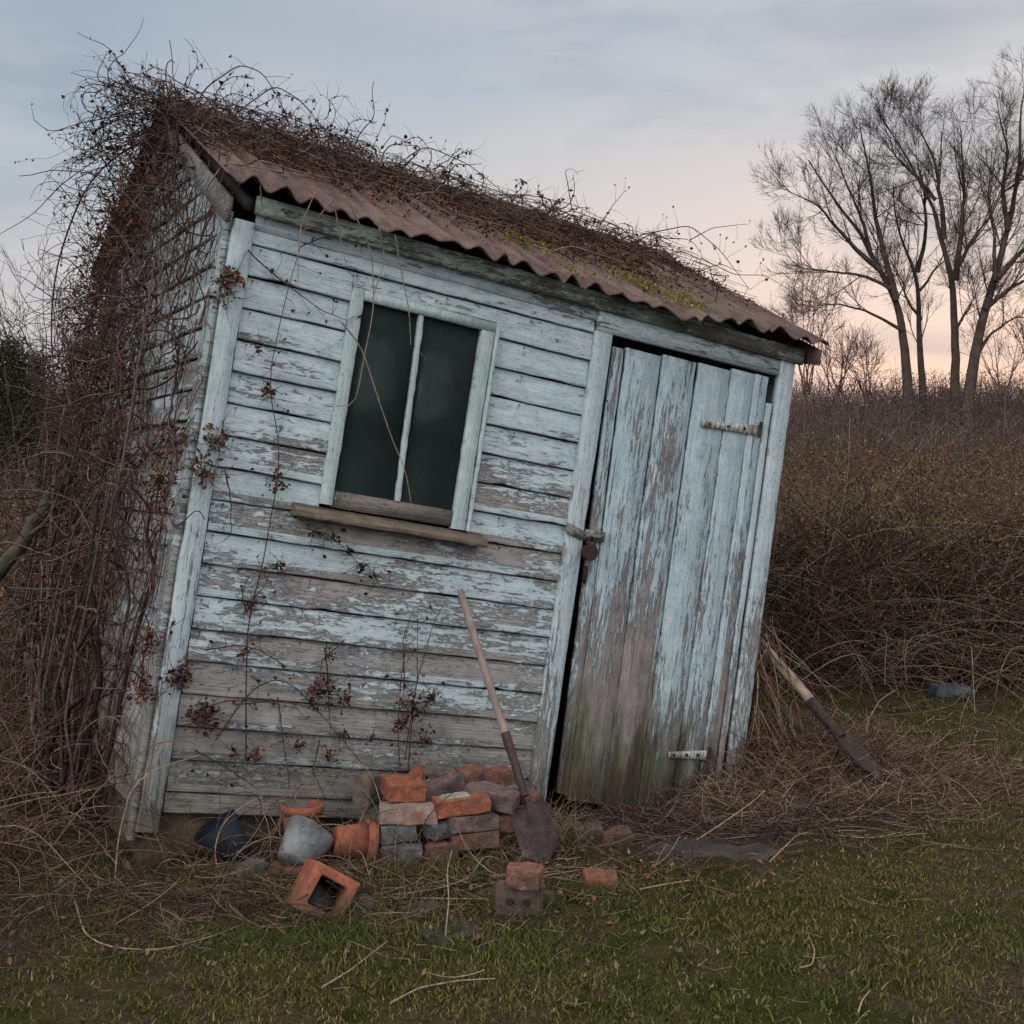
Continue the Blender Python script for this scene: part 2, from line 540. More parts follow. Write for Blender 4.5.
def mat_glass():
    t = NT('dusty_glass')
    t.t.nodes.remove(t.b)
    out = t.t.nodes['Material Output']
    tr = t.n('ShaderNodeBsdfTransparent'); tr.inputs[0].default_value = (.16, .21, .20, 1)
    gl = t.n('ShaderNodeBsdfGlossy'); gl.inputs['Roughness'].default_value = .22
    gl.inputs[0].default_value = (.20, .25, .25, 1)
    df = t.n('ShaderNodeBsdfDiffuse'); df.inputs[0].default_value = (.10, .15, .145, 1)
    v = t.coord('Object')
    n = t.noise(v, 5, 6, .65, .6)
    n2 = t.noise(t.coord('Object', (1, 1, .4)), 60, 3, .7)
    sep = t.n('ShaderNodeSeparateXYZ'); t.l(v, sep.inputs[0])
    low = t.math('MULTIPLY', t.math('SUBTRACT', 1.60, sep.outputs[2]), .9, clamp=True)
    dust = t.math('ADD', t.math('MULTIPLY', t.ramp(n, [(.4, 0.0), (.75, 1.0)]), .07), low)
    dust = t.math('ADD', dust, t.math('MULTIPLY', t.ramp(n2, [(.6, 0.0), (.75, 1.0)]), .10))
    dust = t.math('ADD', dust, .13, clamp=True)
    fr = t.n('ShaderNodeFresnel'); fr.inputs[0].default_value = 1.45
    m1 = t.n('ShaderNodeMixShader'); t.l(fr.outputs[0], m1.inputs[0]); t.l(tr.outputs[0], m1.inputs[1]); t.l(gl.outputs[0], m1.inputs[2])
    m2 = t.n('ShaderNodeMixShader'); t.l(dust, m2.inputs[0]); t.l(m1.outputs[0], m2.inputs[1]); t.l(df.outputs[0], m2.inputs[2])
    t.l(m2.outputs[0], out.inputs[0])
    return t.m


M_GLASS = mat_glass()

# ------------------------------------------------------------------ sky and light
FILL_EL, FILL_AZ = R(32), R(200)   # added soft fill, behind the camera to the left
w = bpy.data.worlds.new('World')
sc.world = w
w.use_nodes = True
nt = w.node_tree
bg = nt.nodes['Background']


class WN(NT):
    def __init__(s, tree): s.t = tree


W = WN(nt)
sky = W.n('ShaderNodeTexSky', sky_type='NISHITA')
sky.sun_disc = False
sky.sun_elevation = R(4)
sky.sun_rotation = R(40)
sky.dust_density = 3
tc = W.n('ShaderNodeTexCoord')
D = tc.outputs['Generated']
sp = W.n('ShaderNodeSeparateXYZ'); W.l(D, sp.inputs[0])
el = sp.outputs[2]
azx = sp.outputs[0]
mp = W.n('ShaderNodeMapping'); mp.inputs['Scale'].default_value = (1.1, 1.1, 5.5); W.l(D, mp.inputs[0])
cn = W.noise(mp.outputs[0], 2.6, 5, .5, .3)
e2 = W.math('ADD', el, W.math('MULTIPLY', W.math('SUBTRACT', cn, .5), .10))
left = W.ramp(e2, [(0.0, (.58, .48, .47)), (.10, (.50, .47, .48)), (.20, (.33, .38, .43)), (.30, (.19, .265, .36)), (.45, (.20, .28, .38))])
right = W.ramp(e2, [(0.0, (.98, .52, .28)), (.05, (.86, .54, .40)), (.13, (.66, .53, .49)), (.26, (.46, .475, .51)), (.42, (.30, .35, .43))])
fx = W.math('MULTIPLY_ADD', azx, 1.55, .47, clamp=True)
front = W.mix(fx, left, right)
front = W.mix(1.0, front, (1.22, 1.20, 1.17), 'MULTIPLY')
cn2 = W.noise(mp.outputs[0], 1.5, 6, .55, .8)
front = W.mix(W.ramp(cn2, [(.40, .0), (.66, .5)]), front, (.60, .57, .575))
front = W.mix(W.ramp(cn, [(.44, .0), (.64, .6)]), front, (.23, .28, .36))
# unseen sky overhead and behind is raised in brightness to light the front wall
up = W.ramp(el, [(.42, 0.0), (.85, 1.0)])
backf = W.math('MULTIPLY_ADD', sp.outputs[1], -1.4, .15, clamp=True)
hi = W.math('MAXIMUM', up, backf)
cl = W.mix(hi, front, (1.5, 1.5, 1.53))
gnd = W.math('MULTIPLY_ADD', el, 18.0, 1.0, clamp=True)
cl = W.mix(gnd, (.10, .09, .08), cl)
nm = W.n('ShaderNodeMix', data_type='RGBA', blend_type='ADD')
nm.inputs[0].default_value = .012
W.l(cl, nm.inputs[6]); W.l(sky.outputs[0], nm.inputs[7])
W.l(nm.outputs[2], bg.inputs['Color'])
bg.inputs['Strength'].default_value = 1.0
sd = bpy.data.lights.new('front_fill', 'SUN')  # soft fill added from the camera side to brighten the front wall
sd.energy = 1.0
sd.angle = R(40)
sd.color = (1.0, .965, .91)
so = bpy.data.objects.new('front_fill', sd)
COL.objects.link(so)
sdir = Vector((-.50, -.70, .62)).normalized()
so.rotation_euler = sdir.to_track_quat('Z', 'Y').to_euler()
sc.view_settings.view_transform = 'Standard'
sc.view_settings.look = 'None'
sc.view_settings.exposure = 0.15
sc.view_settings.gamma = 1.0

# ------------------------------------------------------------------ ground
mb = MB()
xs = np.concatenate([-np.geomspace(5, 700, 26)[::-1], np.linspace(-4.8, 4.8, 241), np.geomspace(5, 700, 26)])
ys = np.concatenate([-np.geomspace(3, 300, 10)[::-1], np.linspace(-2, 2.4, 8), np.linspace(2.5, 9.5, 180), np.geomspace(9.7, 1500, 60)])
gx, gy = np.meshgrid(xs, ys)
gz = gh(gx, gy)
nx, ny = len(xs), len(ys)
idx = np.arange(nx * ny).reshape(ny, nx)
F = np.stack([idx[:-1, :-1], idx[:-1, 1:], idx[1:, 1:], idx[1:, :-1]], -1).reshape(-1, 4)


def soilness(x, y):
    """bare trampled soil by the door and along the wall"""
    a = np.exp(-(((x - .62) / .85) ** 2 + ((y - 5.35) / .40) ** 2) ** 1.5)
    L = to_local(np.stack([x, y, np.zeros_like(x)], -1))
    d = -L[..., 1]
    b = np.clip(1.1 - np.abs(d - .2) / .55, 0, 1) * (L[..., 0] > -.6) * (L[..., 0] < 3.6)
    c = np.clip((y - 7.9 - .25 * wob(x, y, 1.5)) / .5, 0, 1)
    c2 = np.clip((-1.25 - x - .1 * (y - 4)) / .4 + .3 * wob(x, y, 2.) + (y - 5) * .5, 0, 1)
    return np.clip(np.maximum.reduce([a, b * .85, c, c2 * .8]) + .25 * wob(x, y, 6, 1) * (a + b > .1), 0, 1)


def strawness(x, y):
    a = np.exp(-(((x - 1.65) / .75) ** 2 + ((y - 5.9) / .55) ** 2))
    b = np.exp(-(((x + .95) / .55) ** 2 + ((y - 4.25) / .28) ** 2)) * .8
    return np.clip(np.maximum(a, b), 0, 1)


C = np.stack([soilness(gx, gy), strawness(gx, gy) * .7, gz * 0], -1).reshape(-1, 3)
mb.add(np.stack([gx, gy, gz], -1).reshape(-1, 3), F, C)
g = mb.build('ground', M_GROUND, smooth=True)
tag(g, kind='structure')

# ------------------------------------------------------------------ shed
WD, DP, HE = 2.89, 2.62, 2.36
RY, RZ = 1.40, 3.06          # ridge
SPC, Z0 = .1275, 2.219
shed = empty('garden_shed', 'leaning pale blue clapboard shed with peeling paint and corrugated roof', 'shed', M=SM)


def board_h(mb, x0, x1, zb, zt, y0=-.018, y1=-.006, thick=.02, n=None, seed=0, axis='x'):
    """one horizontal shiplap board, wavy lower edge; outward is -y"""
    n = n or max(2, int((x1 - x0) / .06))
    X = np.linspace(x0, x1, n)
    wb = 0.0014 * np.sin(X * 9 + seed * 3.1) + .0010 * np.sin(X * 31 + seed) + rng.normal(0, .0008, n)
    if rng.random() < .35:      # a chipped edge
        c = rng.uniform(x0, x1); wb += .010 * np.exp(-((X - c) / .035) ** 2)
    wt = .001 * np.sin(X * 14 + seed * 5.3)
    bow = .003 * np.sin(X * 2.3 + seed * 2.2)
    prof = [(y0 + thick, zb, 1), (y0, zb, 1), (y0, zb + .006, 1), (y1, zt - .004, 0), (y1 + .006, zt, 0), (y0 + thick, zt, 0)]
    V = []
    for (py, pz, lo) in prof:
        yy = py + bow if py < y0 + thick - .001 else np.full(n, py)
        zz = pz + (wb if lo else wt)
        V.append(np.stack([X, yy + X * 0, zz + X * 0], -1) if axis == 'x' else np.stack([yy + X * 0, X, zz + X * 0], -1))
    V = np.stack(V, 1)
    k = len(prof)
    i = np.arange(n - 1)[:, None] * k + np.arange(k)[None]
    j = np.arange(n - 1)[:, None] * k + (np.arange(k)[None] + 1) % k
    Fq = np.stack([i, j, j + k, i + k], -1).reshape(-1, 4)
    if axis == 'x': Fq = Fq[:, ::-1]
    mb.add(V.reshape(-1, 3), Fq)
    for e in (0, n - 1):
        b = V[e]
        mb.poly(b, [list(range(k))] if e else [list(range(k))[::-1]])


def cut(x0, x1, holes):
    segs = [(x0, x1)]
    for a, b in holes:
        ns = []
        for s, e in segs:
            if b <= s or a >= e: ns.append((s, e)); continue
            if a - s > .03: ns.append((s, a))
            if e - b > .03: ns.append((b, e))
        segs = ns
    return segs


seams = [Z0 + .062] + [Z0 - k * SPC for k in range(18)]
seams[-1] = .052
seams.append(-.028)
GAP = .0042
front = MB()
top = HE
zs = [top] + seams
for q in range(len(zs) - 1):
    zt, zb = zs[q], zs[q + 1]
    if q == 0: continue
    holes = []
    if zb < 2.155 and zt > 1.235: holes.append((.525, 1.205))
    if zb < 2.30: holes.append((1.705, 2.785))
    for s, e in cut(.085, 2.79, holes):
        board_h(front, s + .001, e - .001, zb + GAP, zt, seed=q + s)
# around window: pieces of boards above and below the hole
board_h(front, .527, 1.203, 2.153, Z0, seed=3.3)
front.box(.09, 2.80, -.004, .012, 2.283, 2.36)
front.build('front_wall', M_SIDING, shed)

side = MB()
for q in range(24):
    zb = -.03 + q * SPC
    zt = zb + SPC
    if zb > RZ: break
    # gable slope limits
    def lim(z):
        if z <= HE: return (0.0, DP)
        t_ = (z - HE) / (RZ - HE)
        return (t_ * RY, DP - t_ * (DP - RY))
    a, b = lim(zt if zt > HE else zb)
    a, b = max(a, .002), min(b, DP)
    if b - a < .1: continue
    board_h(side, a, b, zb + GAP, zt, seed=q * 1.3, axis='y')
side.build('side_wall', M_SIDE, shed)
# other two walls (seen only from the side)
far = MB()
far.box(.0, WD, DP - .02, DP, -.03, HE)
far.build('back_wall', M_BACK, shed)
rt = MB()
v = []
for xx in (WD - .02, WD):
    v += [(xx, 0.005, -.03), (xx, DP, -.03), (xx, DP, HE), (xx, RY, RZ), (xx, 0.005, HE)]
rt.poly(v, [[0, 4, 3, 2, 1], [5, 6, 7, 8, 9], [0, 1, 6, 5], [1, 2, 7, 6], [2, 3, 8, 7], [3, 4, 9, 8], [4, 0, 5, 9]])
for q in range(19):
    zb = -.03 + q * SPC
    rt.box(WD + .001, WD + .014, .06, DP - .02, zb + GAP, zb + SPC - .001)
rt.build('end_wall', M_SIDE, shed)
cl_ = MB(); cl_.box(.03, WD - .03, .03, DP - .03, 2.30, 2.32); cl_.build('ceiling_baffle', M_BLACK, shed)  # unseen dark panel added to block light leaking in behind the panes
fl = MB(); fl.box(.02, WD - .02, .01, DP - .03, -.03, .01); fl.build('floor_deck', M_BLACK, shed)


def plank(mb, p0, p1, w, th, axis='v', n=24, jag0=0.0, jag1=0.0, yb=-.02, rough=.0012):
    """upright board from (x,z) p0 to p1, front at yb"""
    t = np.linspace(0, 1, n)
    cx = p0[0] + (p1[0] - p0[0]) * t
    cz = p0[1] + (p1[1] - p0[1]) * t
    r1 = rng.normal(0, rough, n); r2 = rng.normal(0, rough, n)
    L_ = np.stack([cx - w / 2 + r1, cx * 0 + yb, cz], -1)
    R_ = np.stack([cx + w / 2 + r2, cx * 0 + yb, cz], -1)
    L_[0, 2] += jag0 * rng.random(); R_[0, 2] += jag0 * rng.random()
    L_[-1, 2] -= jag1 * rng.random(); R_[-1, 2] -= jag1 * rng.random()
    ch = .003
    rings = [L_ + [0, th, 0], L_ + [0, ch, 0], L_ + [ch, 0, 0], R_ - [ch, 0, 0], R_ + [0, ch, 0], R_ + [0, th, 0]]
    V = np.stack(rings, 1)
    k = 6
    i = np.arange(n - 1)[:, None] * k + np.arange(k)[None]
    j = np.arange(n - 1)[:, None] * k + (np.arange(k)[None] + 1) % k
    mb.add(V.reshape(-1, 3), np.stack([i, j, j + k, i + k], -1).reshape(-1, 4))
    mb.poly(V[0], [list(range(k))[::-1]]); mb.poly(V[-1], [list(range(k))])


def part(name, mat, fn, parent=shed, label=None):
    m = MB(); fn(m); o = m.build(name, mat, parent)
    if label: o['label'] = label
    return o


# corner boards
part('corner_board', M_TRIM, lambda m: plank(m, (.036, -.10), (.041, 2.30), .082, .032, yb=-.032), label='pale corner board at the left end of the front')
part('corner_board', M_TRIM, lambda m: plank(m, (WD - .040, -.06), (WD - .048, 2.35), .094, .036, yb=-.034))


def sidecorner(m):
    n = 20
    z = np.linspace(-.14, 2.33, n)
    for a, b, th in ((.0, .075, .026), (.082, .135, .020)):
        V = []
        for (x_, y_) in ((-.001, a), (-th, a), (-th, b), (-.001, b)):
            V.append(np.stack([np.full(n, x_ - .0), y_ + rng.normal(0, .0015, n), z], -1))
        V = np.stack(V, 1)
        i = np.arange(n - 1)[:, None] * 4 + np.arange(4)[None]
        j = np.arange(n - 1)[:, None] * 4 + (np.arange(4)[None] + 1) % 4
        m.add(V.reshape(-1, 3), np.stack([i, i + 4, j + 4, j], -1).reshape(-1, 4))
        m.poly(V[0], [[0, 1, 2, 3]]); m.poly(V[-1], [[3, 2, 1, 0]])


part('corner_board', M_SIDE, sidecorner, label='grey corner board on the vine covered side')
part('plinth', M_PLINTH, lambda m: [m.box(.03, WD - .05, .03, .12, -.55, -.032), m.box(.03, .12, .12, DP - .05, -.55, -.032)])
# fascia and dark eave gap
part('fascia', M_FASCIA, lambda m: plank(m, (.10, 2.365), (2.92, 2.352), .085, .024, yb=-.056) if False else m.hexa(
    [(.07, -.052, 2.335), (2.92, -.052, 2.325), (.07, -.028, 2.335), (2.92, -.028, 2.325), (.07, -.052, 2.405), (2.92, -.052, 2.400), (.07, -.028, 2.405), (2.92, -.028, 2.400)]))


def soffit(m):
    for x in np.linspace(.05, WD - .05, 6):
        m.hexa([(x - .02, -.02, 2.345), (x + .02, -.02, 2.345), (x - .02, RY, 2.99), (x + .02, RY, 2.99),
                (x - .02, -.02, 2.395), (x + .02, -.02, 2.395), (x - .02, RY, 3.04), (x + .02, RY, 3.04)])
        m.hexa([(x - .02, RY, 2.99), (x + .02, RY, 2.99), (x - .02, DP + .1, 2.325), (x + .02, DP + .1, 2.325),
                (x - .02, RY, 3.04), (x + .02, RY, 3.04), (x - .02, DP + .1, 2.372), (x + .02, DP + .1, 2.372)])


part('rafters', M_BLACK, soffit)
# rake boards on the left gable
part('rake_board', M_RAKE, lambda m: m.hexa([(-.045, -.05, 2.27), (-.022, -.05, 2.27), (-.045, RY, 2.94), (-.022, RY, 2.94), (-.045, -.05, 2.37), (-.022, -.05, 2.37), (-.045, RY, 3.05), (-.022, RY, 3.05)]))
part('rake_board', M_RAKE, lambda m: m.hexa([(-.045, RY, 2.94), (-.022, RY, 2.94), (-.045, DP + .08, 2.27), (-.022, DP + .08, 2.27), (-.045, RY, 3.05), (-.022, RY, 3.05), (-.045, DP + .08, 2.37), (-.022, DP + .08, 2.37)]))

# roof: corrugated sheets
X0, X1 = -.09, WD + .10
PER = .122
AMP = .0155


def roof_z(y):
    return np.where(y < RY, 2.412 + (y + .14) * (RZ + .05 - 2.412) / (RY + .14), RZ + .05 - (y - RY) * (RZ + .05 - 2.412) / (DP + .14 - RY))


def sheet(m, ya, yb_, front_):
    n = int((X1 - X0) / PER * 14)
    X = np.linspace(X0, X1, n)
    ny_ = 26
    T = np.linspace(0, 1, ny_)
    edge = .024 * np.sin(X * 5.1) + .014 * np.sin(X * 17) + .014 * np.sin(X * 2 * np.pi / PER * .5 + 1)
    br = np.interp(X, np.cumsum(rng.uniform(.04, .16, 60)), rng.normal(0, .018, 60))
    edge = edge + br
    V = []
    for t_ in T:
        y = ya + (yb_ - ya) * t_ + (edge * (1 - t_) ** 6)
        sag = (.018 * np.sin(X * 1.9 + 2) + .007 * np.sin(X * 8.3)) * (1 - t_) - .010 * np.sin(X * 4.1)
        sheetstep = .006 * (np.floor((X + .1) / .8) % 2)
        lap = .010 if t_ < .55 else 0.0
        z = roof_z(np.array(y)) + AMP * np.sin(2 * np.pi * X / PER + .15 * np.sin(X * 3)) * (1 + .35 * np.sin(X * 5 + 1) + .25 * np.sin(X * 13)) + sag + sheetstep - lap * 0
        V.append(np.stack([X, y, z], -1))
    V = np.stack(V)
    idx = np.arange(ny_ * n).reshape(ny_, n)
    Fq = np.stack([idx[:-1, :-1], idx[:-1, 1:], idx[1:, 1:], idx[1:, :-1]], -1).reshape(-1, 4)
    if not front_: Fq = Fq[:, ::-1]
    V2 = V.copy(); V2[..., 2] -= .007
    m.add(V.reshape(-1, 3), Fq)
    m.add(V2.reshape(-1, 3), Fq[:, ::-1])
    # front lip
    a = V[0]; b = V2[0]
    i = np.arange(n - 1)
    m.add(np.concatenate([a, b]), np.stack([i, i + n, i + n + 1, i + 1], -1))
    for s_ in (0, n - 1):
        a = V[:, s_]; b = V2[:, s_]; i = np.arange(ny_ - 1)
        m.add(np.concatenate([a, b]), np.stack([i, i + 1, i + ny_ + 1, i + ny_], -1))


m = MB(); sheet(m, -.15, RY + .02, True); r1 = m.build('roof', M_ROOF, shed, smooth=False)
r1['label'] = 'rust red corrugated roof slope'
m = MB(); sheet(m, DP + .15, RY - .02, False); m.build('roof', M_ROOF, shed)


def cap(m):
    n = 80
    X = np.linspace(X0 - .01, X1 + .01, n)
    prof = [(-.13, -.052), (-.07, -.022), (-.03, .012), (0, .022), (.03, .012), (.07, -.022), (.13, -.052)]
    V = np.stack([np.stack([X, RY + a + X * 0, RZ + .075 + b + .006 * np.sin(X * 4)], -1) for a, b in prof])
    k = len(prof)
    idx = np.arange(k * n).reshape(k, n)
    Fq = np.stack([idx[:-1, :-1], idx[:-1, 1:], idx[1:, 1:], idx[1:, :-1]], -1).reshape(-1, 4)
    m.add(V.reshape(-1, 3), Fq)
    V2 = V.copy(); V2[..., 2] -= .006
    m.add(V2.reshape(-1, 3), Fq[:, ::-1])


part('ridge_cap', M_ROOF, cap, parent=r1)
# hanging bent flap at the right end of the eave
part('verge_flashing', M_ROOF, lambda m: [m.hexa([(WD + .065, -.13, 2.325), (WD + .072, -.13, 2.325), (WD + .065, .10, 2.36), (WD + .072, .10, 2.36), (WD + .065, -.13, 2.40), (WD + .072, -.13, 2.40), (WD + .065, .10, 2.50), (WD + .072, .10, 2.50)]),
     m.hexa([(WD + .065, .10, 2.42), (WD + .072, .10, 2.42), (WD + .065, RY, 3.00), (WD + .072, RY, 3.00), (WD + .065, .10, 2.50), (WD + .072, .10, 2.50), (WD + .065, RY, 3.08), (WD + .072, RY, 3.08)])])

# window: casing, sash, mullion, panes, sill
win = MB()
plank(win, (.548, 1.25), (.551, 2.149), .052, .042, yb=-.034)
plank(win, (1.158, 1.235), (1.164, 2.108), .062, .042, yb=-.034)
win.box(.577, 1.196, -.034, .008, 2.108, 2.149)
fr = win.build('window_frame', M_SASH, shed)
fr['label'] = 'window frame with flaking pale blue paint'
m = MB(); plank(m, (1.202, 1.235), (1.207, 2.135), .014, .05, yb=-.046); m.build('window_casing', M_SASH, fr)
m = MB(); m.box(.575, 1.126, -.022, .004, 1.243, 1.312)
m.build('bottom_rail', M_SILL, fr)
m = MB(); plank(m, (.862, 1.312), (.846, 2.107), .024, .020, yb=-.026); m.build('mullion', M_SASH, fr)
for a, b in ((.576, .850), (.858, 1.128)):
    m = MB(); m.box(a, b, -.006, -.002, 1.312, 2.108); m.build('window_pane', M_GLASS, fr)
m = MB()
n_ = 46
X_ = np.linspace(.41, 1.285, n_)
e_ = rng.normal(0, .0022, (4, n_)) + .004 * np.sin(X_ * 23)[None] - .010 * np.exp(-((X_ - .62) / .03) ** 2)[None] - .012 * np.exp(-((X_ - 1.2) / .02) ** 2)[None]
dz_ = -.006 * (X_ - .41) / .875
Vs = np.stack([np.stack([X_, X_ * 0, 1.192 + dz_], -1), np.stack([X_, -.083 - e_[0], 1.182 + dz_ + e_[1] * .6], -1), np.stack([X_, -.087 - e_[0], 1.188 + dz_], -1),
               np.stack([X_, -.085 - e_[2], 1.209 + dz_ + e_[3] * .8], -1), np.stack([X_, -.076 - e_[2], 1.215 + dz_ + e_[1] * .5], -1), np.stack([X_, X_ * 0, 1.243 + dz_], -1)], 1)
i_ = np.arange(n_ - 1)[:, None] * 6 + np.arange(6)[None]; j_ = np.arange(n_ - 1)[:, None] * 6 + (np.arange(6)[None] + 1) % 6
m.add(Vs.reshape(-1, 3), np.stack([i_, i_ + 6, j_ + 6, j_], -1).reshape(-1, 4))
m.poly(Vs[0], [[0, 1, 2, 3, 4, 5]]); m.poly(Vs[-1], [[5, 4, 3, 2, 1, 0]])
sill = m.build('window_sill', M_SILL, fr)
sill['label'] = 'brown mossy window sill with bare wood'
part('window_surround', M_BLACK, lambda m: [m.box(.50, .53, .004, .05, 1.2, 2.2), m.box(1.20, 1.23, .004, .05, 1.2, 2.2)])

# door
part('door_jamb', M_TRIM, lambda m: plank(m, (1.742, .02), (1.752, 2.232), .092, .040, yb=-.034))
part('door_jamb', M_TRIM, lambda m: plank(m, (2.765, .06), (2.768, 2.10), .034, .03, yb=-.022))
part('door_head', M_TRIMH, lambda m: m.hexa([(1.716, -.030, 2.236), (2.79, -.030, 2.248), (1.716, .01, 2.236), (2.79, .01, 2.248), (1.716, -.030, 2.333), (2.79, -.030, 2.328), (1.716, .01, 2.333), (2.79, .01, 2.328)]))
door = empty('door', None, None)
del_keys = [k for k in door.keys()]
door.parent = shed
m = MB()
tops = [1.812, 1.886, 2.098, 2.304, 2.512, 2.656, 2.748]
bots = [1.856, 1.915, 2.110, 2.308, 2.500, 2.650, 2.742]
zbot = [.085, .05, .02, .03, .04, .05]
for q in range(6):
    w0, w1 = tops[q + 1] - tops[q], bots[q + 1] - bots[q]
    wmid = (w0 + w1) / 2 - .0075
    plank(m, ((bots[q] + bots[q + 1]) / 2, zbot[q]), ((tops[q] + tops[q + 1]) / 2, 2.186 + .009 * q + rng.uniform(-.004, .004)), wmid, .022, n=40, jag0=.05, yb=-.014 - .004 * rng.random(), rough=.0016)
leafd = m.build('door_leaf', M_DOOR, door)
for z_ in (.36, 1.1, 1.93):
    m = MB(); m.box(1.88, 2.73, .012, .034, z_ - .05, z_ + .05); m.build('ledge', M_BLACK, door)


def hinge(z0, xa, xb, th=.030, tilt=.02):
    m = MB()
    n = 12
    for i in range(n):
        t0, t1 = i / n, (i + 1) / n
        h0 = th * (.62 + .38 * t0); h1 = th * (.62 + .38 * t1)
        xa0, xa1 = xa + (xb - xa) * t0, xa + (xb - xa) * t1
        z0_, z1_ = z0 + tilt * t0, z0 + tilt * t1
        m.hexa([(xa0, -.030, z0_ - h0), (xa1, -.030, z1_ - h1), (xa0, -.020, z0_ - h0), (xa1, -.020, z1_ - h1),
                (xa0, -.030, z0_ + h0), (xa1, -.030, z1_ + h1), (xa0, -.020, z0_ + h0), (xa1, -.020, z1_ + h1)])
    hg = m.build('hinge', M_HINGE, door)
    for t in (.12, .45, .75):
        m = MB(); x = xa + (xb - xa) * t
        m.tubes([[(x, -.029, z0 + tilt * t), (x, -.034, z0 + tilt * t)]], .008, 8)
        m.build('screw', M_DARKIRON, hg)
    m = MB(); m.tubes([[(xb + .01, -.033, z0 + tilt - th * 1.5), (xb + .01, -.033, z0 + tilt + th * 1.8)]], .008, 8)
    m.build('hinge_pin', M_DARKIRON, hg)


hinge(1.925, 2.37, 2.71, .024, .03)
hinge(.335, 2.44, 2.665, .022, .012)
# hasp, staple and padlock
m = MB()
m.hexa([(1.692, -.046, 1.295), (1.80, -.046, 1.275), (1.692, -.036, 1.295), (1.80, -.036, 1.275), (1.692, -.046, 1.345), (1.80, -.046, 1.315), (1.692, -.036, 1.345), (1.80, -.036, 1.315)])
m.tubes([[(1.724, -.046, 1.322), (1.724, -.052, 1.322)]], .011, 8)
hs = m.build('hasp_plate', M_HASP, shed)
m = MB()
m.tubes([[(1.79, -.05, 1.298), (1.83, -.052, 1.300), (1.885, -.045, 1.308)]], .010, 8)
m.box(1.80, 1.905, -.034, -.022, 1.282, 1.330)
hp = m.build('hasp', M_HASP, door)
m = MB()
a = np.linspace(0, np.pi, 12)
m.tubes([np.stack([1.818 + .020 * np.cos(a), np.full(12, -.062), 1.262 + .036 * np.sin(a)], -1)], .0055, 8)
m2 = MB()
for i, (r_, z_) in enumerate(((.030, 1.20), (.038, 1.215), (.038, 1.25), (.032, 1.262))): pass
a = np.linspace(0, 2 * np.pi, 15)[:-1]
for y_, nxt in ((-.075, -.048),):
    ring = np.stack([1.818 + .038 * np.cos(a), a * 0 + y_, 1.226 + .038 * np.sin(a)], -1)
    ring2 = ring.copy(); ring2[:, 1] = nxt
    k = len(a)
    m2.add(np.concatenate([ring, ring2]), [(i, (i + 1) % k, k + (i + 1) % k, k + i) for i in range(k)])
    m2.poly(ring, [list(range(k))]); m2.poly(ring2, [list(range(k))[::-1]])
lock = empty('padlock', 'small round rusty padlock hanging from the door hasp', 'padlock', M=SM)
m2.build('lock_body', M_DARKIRON, lock); m.build('shackle', M_DARKIRON, lock)
# rust stain plate under lock is in the wood; keyhole slots
part('keyhole_plate', M_DARKIRON, lambda m: m.box(1.828, 1.844, -.024, -.019, 1.085, 1.165), parent=door)


# ------------------------------------------------------------------ loose things
def rock_mesh(sx, sy, sz, mat, name, parent=None, cuts=4, rough=.006, bevel=.006, chip=.0, seed=0, round_=0.0):
    bm = bmesh.new()
    bmesh.ops.create_cube(bm, size=1)
    for v_ in bm.verts: v_.co = Vector((v_.co.x * sx, v_.co.y * sy, v_.co.z * sz))
    bmesh.ops.bevel(bm, geom=bm.edges[:], offset=bevel, segments=2, affect='EDGES')
    bmesh.ops.triangulate(bm, faces=bm.faces[:])
    bmesh.ops.subdivide_edges(bm, edges=[e for e in bm.edges if e.calc_length() > .03], cuts=3)
    bmesh.ops.triangulate(bm, faces=bm.faces[:])
    rr = random.Random(seed)
    ph = [rr.uniform(0, 6) for _ in range(6)]
    cc = Vector((rr.choice((-1, 1)) * sx / 2, rr.choice((-1, 1)) * sy / 2, sz / 2))
    for v_ in bm.verts:
        c = v_.co
        d = rough * (math.sin(c.x * 60 + ph[0]) * math.sin(c.y * 70 + ph[1]) + math.sin(c.z * 80 + ph[2] + c.x * 45)) * .5
        v_.co += c.normalized() * (d + rr.uniform(-.3, .3) * rough)
        if round_:
            e = Vector((c.x / sx * 2, c.y / sy * 2, c.z / sz * 2))
            l = e.length
            if l > 1: v_.co *= 1 - round_ * (1 - 1 / l)
        if chip:
            dd = (v_.co - cc).length
            if dd < chip: v_.co += (Vector((0, 0, 0)) - cc).normalized() * (chip - dd) * .6
    me = bpy.data.meshes.new(name)
    bm.to_mesh(me); bm.free()
    me.materials.append(mat)
    o = bpy.data.objects.new(name, me)
    COL.objects.link(o)
    return o


FY = math.degrees(math.atan2(.469, .866))     # direction of the front wall
pile_grp = 'bricks and stones heaped against the wall'
